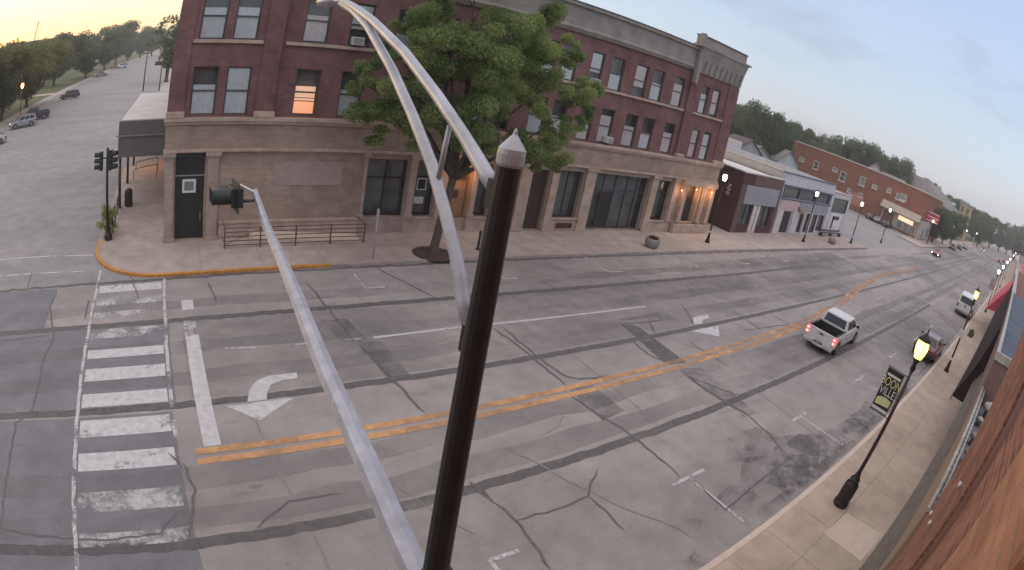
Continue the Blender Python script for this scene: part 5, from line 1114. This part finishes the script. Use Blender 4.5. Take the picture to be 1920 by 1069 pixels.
# ------------------------------------------------------------------ trees
M_bark = mat('bark', (.10, .075, .055), .9, .3, 5, bump=.6)
F_main = foliage('leaf_main', (.13, .19, .07), (.40, .47, .17))
F_dark = foliage('leaf_dark', (.07, .105, .058), (.18, .225, .115))
F_mid = foliage('leaf_mid', (.085, .118, .058), (.21, .25, .115))
F_warm = foliage('leaf_warm', (.105, .11, .045), (.26, .26, .10))
def leaves(clumps, per, size, seed, flat=.75):
    rn = random.Random(seed); m = MB()
    for (cx, cy, cz, r_) in clumps:
        n = int(per*r_*r_)
        for k in range(n):
            d = Vector((rn.gauss(0, 1), rn.gauss(0, 1), rn.gauss(0, 1))).normalized(); q = r_*(rn.random()**.45)
            p = Vector((cx, cy, cz))+Vector((d.x*q, d.y*q, d.z*q*flat))
            nrm = (d*.5+Vector((rn.gauss(0, .8), rn.gauss(0, .8), rn.gauss(.3, .8)))).normalized(); a = nrm.orthogonal().normalized(); b = nrm.cross(a); th = rn.random()*6.28
            u = (a*math.cos(th)+b*math.sin(th))*size*rn.choice((.5, .75, 1.0, 1.0, 1.4))*rn.uniform(.8, 1.2); v = nrm.cross(u).normalized()*size*.55*rn.uniform(.7, 1.2)
            m.v += [tuple(p-u), tuple(p+v*.9-u*.1), tuple(p+u), tuple(p-v*.9-u*.1)]; o = len(m.v)-4; m.f.append((o, o+1, o+2, o+3)); m.smooth.append(False)
    return m
def limbs(base, tips, r0, h0, lean=(0, 0), seed=1):
    rn = random.Random(seed); m = MB(); b = Vector(base); f = b+Vector((lean[0], lean[1], h0))
    mid = b.lerp(f, .5)+Vector((rn.uniform(-.1, .1), rn.uniform(-.1, .1), 0))
    m.tube([b-Vector((0, 0, .15)), b+Vector((0, 0, .12)), b+Vector((0, 0, .5)), mid, f], [r0*1.7, r0*1.45, r0*1.1, r0, r0*.85], 12)
    for t in tips:
        t = Vector(t); k = f.lerp(t, .45)+Vector((rn.uniform(-.3, .3), rn.uniform(-.3, .3), rn.uniform(0, .5)))
        m.tube([f-Vector((0, 0, .15)), k, t], [r0*.6, r0*.34, r0*.12], 7)
        for j in range(3):
            s = k.lerp(t, rn.uniform(.1, .8)); e = s+Vector((rn.gauss(0, .9), rn.gauss(0, .9), rn.uniform(.2, 1.2))); m.tube([s, e], [r0*.18, r0*.05], 5)
    return m
# the big street tree
bt = thing('street_tree', 'large leafy green tree on the sidewalk in front of the brick building', 'tree', (13.4, 24.25, .12))
rn = random.Random(11); CLm = []
def blob(px, py, Y, r_):
    x, z = fy(px, py, Y); CLm.append((x-13.4, Y-24.25, z-.12, r_))
for px, py, Y, r_ in [(700, 140, 23.8, .95), (690, 205, 23.5, .9), (735, 235, 23.2, 1.0), (760, 170, 22.8, 1.2), (800, 215, 22.4, 1.1), (725, 90, 23.6, .7), (820, 90, 22.5, 1.3), (830, 35, 22.8, 1.3), (870, 140, 21.8, 1.4), (900, 60, 22, 1.5), (940, 120, 21.8, 1.5), (960, 40, 22.4, 1.5), (905, 215, 21.8, 1.3), (970, 200, 21.8, 1.5), (1020, 110, 22.4, 1.35), (1030, 180, 22.4, 1.4), (1085, 175, 23.2, 1.15), (1115, 165, 23.8, .75), (1000, 260, 22.4, 1.2), (1040, 285, 22.8, .95), (1050, 240, 23, 1.0), (940, 270, 22.2, 1.0), (860, 250, 22.4, .9), (1020, 30, 23.2, 1.2), (890, -30, 22.4, 1.6), (960, -60, 23, 1.7), (1030, -40, 23.6, 1.3), (820, -40, 23, 1.3), (870, 60, 24.8, 1.6), (960, 150, 25, 1.6), (790, 120, 24.6, 1.2), (1040, 310, 23.2, .55), (700, 250, 23.8, .6), (775, 265, 23.2, .5), (1080, 120, 24, .8), (1100, 215, 23.6, .55), (670, 165, 24, .55), (760, 50, 23.5, .7), (900, 275, 22.4, .8), (960, 290, 22.6, .8), (1000, 300, 23, .7), (850, 200, 22.2, 1.2), (780, 60, 23.6, .9), (930, 180, 23.6, 1.5), (840, 150, 24.2, 1.4), (985, 90, 24.6, 1.4), (1060, 90, 24, .9), (750, 200, 24.2, 1.1), (1075, 230, 23.4, .7)]: blob(px, py, Y, r_)
CL2 = []
for (x, y, z, r_) in CLm:
    for j in range(7):
        d = Vector((rn.gauss(0, 1), rn.gauss(0, 1), rn.gauss(0, 1))).normalized()*r_*.75; CL2.append((x+d.x, y+d.y, z+d.z*.8, r_*rn.uniform(.28, .62)))
leaves(CL2, 2000, .07, 5).build('crown', F_main, bt)
limbs((0, 0, 0), [(c[0]*.85, c[1]*.85, c[2]) for c in CLm[::3]], .21, 4.2, (.3, -.3), 3).build('trunk', M_bark, bt)
m = MB(); m.tube_prof([(1.15, 0), (1.0, .05), (.5, .1), (.2, .12)], 0, 0, 14, True); m.build('root_bed', mat('bed_soil', (.07, .045, .035), .95, .3, 3), bt)

def proto(seed, h, wd, per, size, nb, fol):
    """one tree mesh pair: crown clumps on an uneven dome"""
    rn = random.Random(seed); cl = []
    for k in range(nb):
        a = rn.random()*6.28; q = math.sqrt(rn.random()); zf = rn.random(); rr = wd/2*math.sin(math.pi*min(1, .22+.78*(1-zf*.82)))*q
        cl.append((rr*math.cos(a)*rn.uniform(.8, 1.1), rr*math.sin(a)*rn.uniform(.8, 1.1), h*(.22+.72*zf)+rn.uniform(-.3, .3), wd*rn.uniform(.09, .17)))
    return leaves(cl, per, size, seed), limbs((0, 0, 0), [(c[0]*.8, c[1]*.8, c[2]) for c in cl[::7]], h*.025, h*.3, (0, 0), seed)
def mk(seed, h, wd, per, size, nb, fol, label, loc, group, s=1):
    t = thing('tree', label, 'tree', loc, 0, group); c, l_ = proto(seed, h, wd, per, size, nb, fol); c.build('crown', fol, t); l_.build('trunk', M_bark, t); return t
PR = {}
def tree(kind, x, y, h, label, group, wf=1.0, z=None, rz=None):
    base = {'broad': (21, 10, 12, 75, .26, 75, F_mid), 'dark': (22, 10, 11, 80, .25, 78, F_dark), 'warm': (23, 10, 13, 66, .26, 75, F_warm), 'tall': (24, 10, 6.5, 75, .25, 52, F_mid), 'far': (25, 10, 10, 40, .42, 44, F_dark)}[kind]
    z = hz(x, y) if z is None else z
    if kind not in PR: o = mk(*base, label, (x, y, z), group); PR[kind] = o
    else: o = dup(PR[kind], (x, y, z), 0, label, group)
    o['group'] = group; s = h/10; o.scale = (s*wf, s*wf, s); o.rotation_euler = (0, 0, rz if rz is not None else random.random()*6.28); return o
GH_ = 'trees on the hill behind the shops'; GS = 'trees along the side street'; GM = 'trees far along the main street'
def at(px, py, D): p = far(px, py, D); return p.x, p.y, p.z
def crown_at(kind, px, py, D, label, group, wf=1.0, z=None):
    """a tree whose top shows at the pixel's bearing, as tall as it must be from its own ground"""
    x, y, zt = at(px, py, D); g0 = hz(x, y) if z is None else z; return tree(kind, x, y, max(3.5, (zt-g0)/.99), label, group, wf, g0)
# left: along the side street and beyond
for a in [('warm', 15, 92, 98, 'broad olive tree over the silver hatchback at the left edge', 1.25), ('warm', 62, 84, 112, 'olive tree over the lit lamp at the left', 1.2), ('warm', -40, 90, 92, 'olive tree half outside the left edge', 1.0), ('broad', 112, 66, 165, 'rounded tree behind the lawn on the left', 1.3), ('dark', 168, 82, 190, 'dark spreading tree standing on the lawn by the side street', 1.6), ('dark', 205, 60, 235, 'dense tree right of the lawn up the side street', 1.1), ('broad', 228, 42, 300, 'tall rounded tree up the side street against the sunset', .9), ('dark', 270, 58, 380, 'dark tree before the end of the side street', 1.1), ('broad', 292, 50, 420, 'tree standing at the far end of the side street', 1.0), ('dark', 245, 70, 340, 'low tree between the two far trees of the side street', 1.1), ('broad', 90, 72, 230, 'far tree behind the olive trees on the left', 1.2), ('tall', 330, 28, 140, 'slim tree beside the left edge of the brick building', 1.1), ('far', 150, 66, 330, 'low dark tree on the left skyline', 1.3), ('far', 30, 80, 300, 'low dark tree at the left end of the skyline', 1.4), ('far', 316, 62, 520, 'last small tree where the side street ends', 1.2)]:
    crown_at(a[0], a[1], a[2], a[3], a[4], GS, a[5])
# hill behind the shops
for a in [('broad', 1378, 192, 150, 'tree just right of the hotel corner on the hill', 1.0), ('dark', 1402, 205, 160, 'tree above the pale grey house', 1.0), ('dark', 1445, 206, 135, 'largest dark tree between two white houses', 1.15), ('broad', 1420, 212, 170, 'tree left behind the largest dark tree', 1.0), ('dark', 1478, 228, 165, 'tree right behind the largest dark tree', 1.0), ('broad', 1505, 240, 175, 'small tree above the white gabled house', .8), ('far', 1525, 250, 200, 'tree on the skyline left of the round tree', 1.1), ('broad', 1552, 266, 215, 'low tree on the skyline above the apartments', 1.2), ('dark', 1596, 262, 190, 'round dark tree above the middle of the apartments', 1.25), ('dark', 1628, 270, 195, 'dark tree joined to the round tree above the apartments', 1.1), ('broad', 1655, 292, 215, 'tree above the white gable house', .9), ('dark', 1690, 298, 215, 'upright dark tree above the right end of the apartments', .95), ('far', 1570, 278, 230, 'tree filling the gap left of the round tree', 1.2), ('far', 1745, 340, 300, 'tree above the broad grey roof', 1.2), ('far', 1722, 330, 310, 'tree peeping left over the broad grey roof', 1.2)]:
    crown_at(a[0], a[1], a[2], a[3], a[4], GH_, a[5]*.74)
for a in [('dark', 1765, 392, 150, 'dark street tree right of the red striped sign', .95), ('dark', 1782, 398, 165, 'dark street tree behind the first one beyond the sign', .95), ('dark', 1798, 400, 190, 'dark street tree beside the pale yellow building', .9), ('far', 1800, 374, 330, 'tree left above the pale yellow building', 1.3), ('far', 1822, 388, 330, 'tree right above the pale yellow building', 1.2), ('far', 1836, 395, 300, 'dark tree right of the pale yellow building', 1.3), ('far', 1852, 402, 320, 'fourth dark tree from the end of the street', 1.3), ('far', 1868, 410, 350, 'third dark tree from the end of the street', 1.2), ('far', 1884, 422, 380, 'second dark tree from the end of the street', 1.2), ('far', 1898, 430, 430, 'last tree closing the end of the street', 1.3), ('far', 1916, 430, 400, 'tree at the right edge closing the street', 1.3), ('far', 1845, 412, 270, 'low tree between the yellow building and the street end', 1.0), ('far', 1930, 432, 420, 'tree just outside the right edge at the street end', 1.3)]:
    crown_at(a[0], a[1], a[2], a[3], a[4], GM, a[5])
# a far wooded ridge closes the horizon
def ridge(name, pts, label):
    rn = random.Random(3); cl = []
    for (x, y), (x2, y2), h in pts:
        n = int(math.hypot(x2-x, y2-y)/7)
        for k in range(n):
            f = k/n; X, Y = x+(x2-x)*f+rn.uniform(-12, 12), y+(y2-y)*f+rn.uniform(-12, 12); g0 = hz(X, Y)
            cl.append((X, Y, g0+h*rn.uniform(.25, .75), rn.uniform(5, 7.5)))
    o = leaves(cl, 4.2, 1.3, 9, 1.0).build(name, F_dark); tag(o, label, 'woodland', None, 'stuff'); return o
ridge('far_woods', [((-260, 560), (60, 760), 13), ((60, 420), (420, 300), 12), ((420, 300), (800, 90), 15), ((640, 90), (760, -120), 18), ((130, 150), (330, 120), 8)], 'distant woods closing the horizon')
# shrub at the corner
sh = thing('shrub', 'yellow green shrub round the foot of the corner signal post', 'shrub', (-3.95, 29.35, .12))
cl = [(random.uniform(-.3, .5), random.uniform(-.5, .7), random.uniform(.2, 1.5), random.uniform(.2, .36)) for k in range(20)]
leaves(cl, 1100, .06, 4).build('foliage', foliage('leaf_lime', (.20, .25, .05), (.38, .42, .09)), sh); m = MB(); [m.tube([(0, 0, 0), (c[0], c[1], c[2])], .015, 5) for c in cl[:6]]; m.build('stem', M_bark, sh)
cs = thing('grass_clump', 'patch of green plants at the foot of the second near lamp', 'plant', (56, 2.4, .12)); leaves([(random.uniform(-1, 1), random.uniform(-.25, .25), random.uniform(.1, .6), .22) for k in range(16)], 500, .07, 6).build('foliage', F_mid, cs); m = MB(); m.box(-1.1, 1.1, -.3, .3, 0, .06); m.build('soil', mat('soil', (.04, .03, .022), .9), cs)

# left: lit lamp, antenna tower, utility posts, far buildings
pl_ = far(42, 160, 82)
pk = thing('park_lamp', 'lit orange lamp on a slim post among the olive trees', 'street lamp', (pl_.x, pl_.y, 0)); m = MB(); m.tube([(0, 0, 0), (0, 0, pl_.z+.2)], .09, 8); m.build('post', M_brownwood, pk); m = MB(); m.tube_prof([(.08, -.45), (.22, -.25), (.28, 0), (.2, .3), (.06, .45)], 0, 0, 10, True); m.build('lantern', emis('orange_glow', (1, .40, .10), 7), pk, loc=(0, 0, pl_.z)); m = MB(); m.tube_prof([(.4, .3), (.1, .55), (.02, .7)], 0, 0, 8, True); m.build('cap', M_black, pk, loc=(0, 0, pl_.z))
tw = far(72, 40, 520); tt = thing('lattice_tower', 'faint lattice radio tower against the sunset sky', 'tower', (tw.x, tw.y, 0)); H_ = tw.z
for k in range(3):
    a = k*2.094; m = MB(); m.tube([(5.5*math.cos(a), 5.5*math.sin(a), 0), (.6*math.cos(a), .6*math.sin(a), H_)], .35, 5); m.build('leg', M_galv, tt)
m = MB()
for j in range(9):
    z0, z1 = H_*j/9, H_*(j+1)/9; r0_, r1_ = 5.5-4.9*j/9, 5.5-4.9*(j+1)/9
    for k in range(3):
        a, b_ = k*2.094, (k+1)*2.094; m.tube([(r0_*math.cos(a), r0_*math.sin(a), z0), (r1_*math.cos(b_), r1_*math.sin(b_), z1)], .14, 4); m.tube([(r1_*math.cos(a), r1_*math.sin(a), z1), (r1_*math.cos(b_), r1_*math.sin(b_), z1)], .14, 4)
m.build('lattice', M_galv, tt)
def ppost(px, py0, py1, lab, cross=True):
    x, y = gp(px, py0); v = ray(px+ (3 if cross else 2), py1); D = math.hypot(x, y); h = CAM_H+v.z*D/math.hypot(v.x, v.y); t = thing('utility_pole', lab, 'pole', (x, y, .1)); m = MB(); m.tube([(0, 0, 0), (0, 0, h)], [.16, .11], 8); m.build('pole', M_brownwood, t)
    m = MB(); m.box(-1.0, 1.0, -.05, .05, h-.8, h-.65); m.build('crossarm', M_brownwood, t); return t
ppost(268, 172, 95, 'dark utility pole rising behind the white canopy roof')
s_ = gp(298, 172); st = thing('hanging_sign', 'dark shop sign bracket beside the brick building up the side street', 'sign', (s_[0], s_[1], .1)); m = MB(); m.tube([(0, 0, 0), (0, 0, 6.2)], .12, 8); m.build('post', M_brownwood, st); m = MB(); m.box(-1.6, .9, -.1, .1, 5.2, 6.0); m.build('board', M_brownwood, st)
for px, py, D, wd, h, lab, col in [(40, 92, 330, 40, 11.0, 'long tan building low on the left skyline', (.28, .2, .16)), (70, 78, 300, 24, 14, 'pale block of flats under the radio tower', (.32, .25, .21))]:
    p_ = far(px, py, D); t = thing('distant_building', lab, 'building', (p_.x, p_.y, 0), R(15)); h = p_.z; m = MB(); m.box(-wd/2, wd/2, -7, 7, 0, h); m.build('wall', mat('wall_'+str(px), col, .9, .1, .2), t); m = MB(); m.box(-wd/2-.4, wd/2+.4, -7.4, 7.4, h+.01, h+.6); m.build('roof', M_corn, t)
    for k in range(6): m = MB(); x = -wd/2+wd*(k+.5)/6; m.box(x-.9, x+.9, -7.1, -7.01, h*.45, h*.45+2); m.build('window', M_room, t)
# white van and kerb cars up the hill behind the lawn
for i, (px, py, c, k, lb) in enumerate([(240, 112, 'offwhite', 'van', 'white van far up the side street'), (225, 118, 'red', 'sedan', 'red car far up the side street'), (118, 128, 'dark_grey', 'sedan', 'dark car behind the lawn on the left'), (200, 142, 'silver', 'sedan', 'silver car parked beside the lawn tree')]):
    x, y = gp(px, py); D = math.hypot(x, y); f = min(1, 240/D); car('parked_car' if k != 'van' else 'parked_van', lb, 'car' if k != 'van' else 'van', (x*f, y*f, Z0), R(200), MATS['paint_'+c], k, 'cars parked along the side street')
sheet('path', [(-30.6, 60), (-30.5, 700), (-33.2, 700), (-33.2, 60)], .05, M_walk, 'pale sidewalk beside the lawn')
sheet('path', [(-33.2, 128), (-33.2, 133), (-120, 150), (-120, 145)], .04, M_walk, 'pale path crossing the lawn')

# ------------------------------------------------------------------ the evening air
hv = MB(); hv.box(-2200, 2600, -2200, 2300, -1.2, 46); hm = bpy.data.materials.new('haze_air'); hm.use_nodes = True
HN, HL = hm.node_tree.nodes, hm.node_tree.links; HN.remove(HN['Principled BSDF']); pv = HN.new('ShaderNodeVolumePrincipled'); pv.inputs['Density'].default_value = HAZE; pv.inputs['Color'].default_value = (.95, .95, .97, 1); pv.inputs['Anisotropy'].default_value = .2
HL.new(pv.outputs[0], HN['Material Output'].inputs['Volume'])
ho = hv.build('haze', hm); ho['kind'] = 'stuff'; ho['label'] = 'thin evening haze over the street'; ho['category'] = 'haze'
scene.cycles.volume_bounces = 1
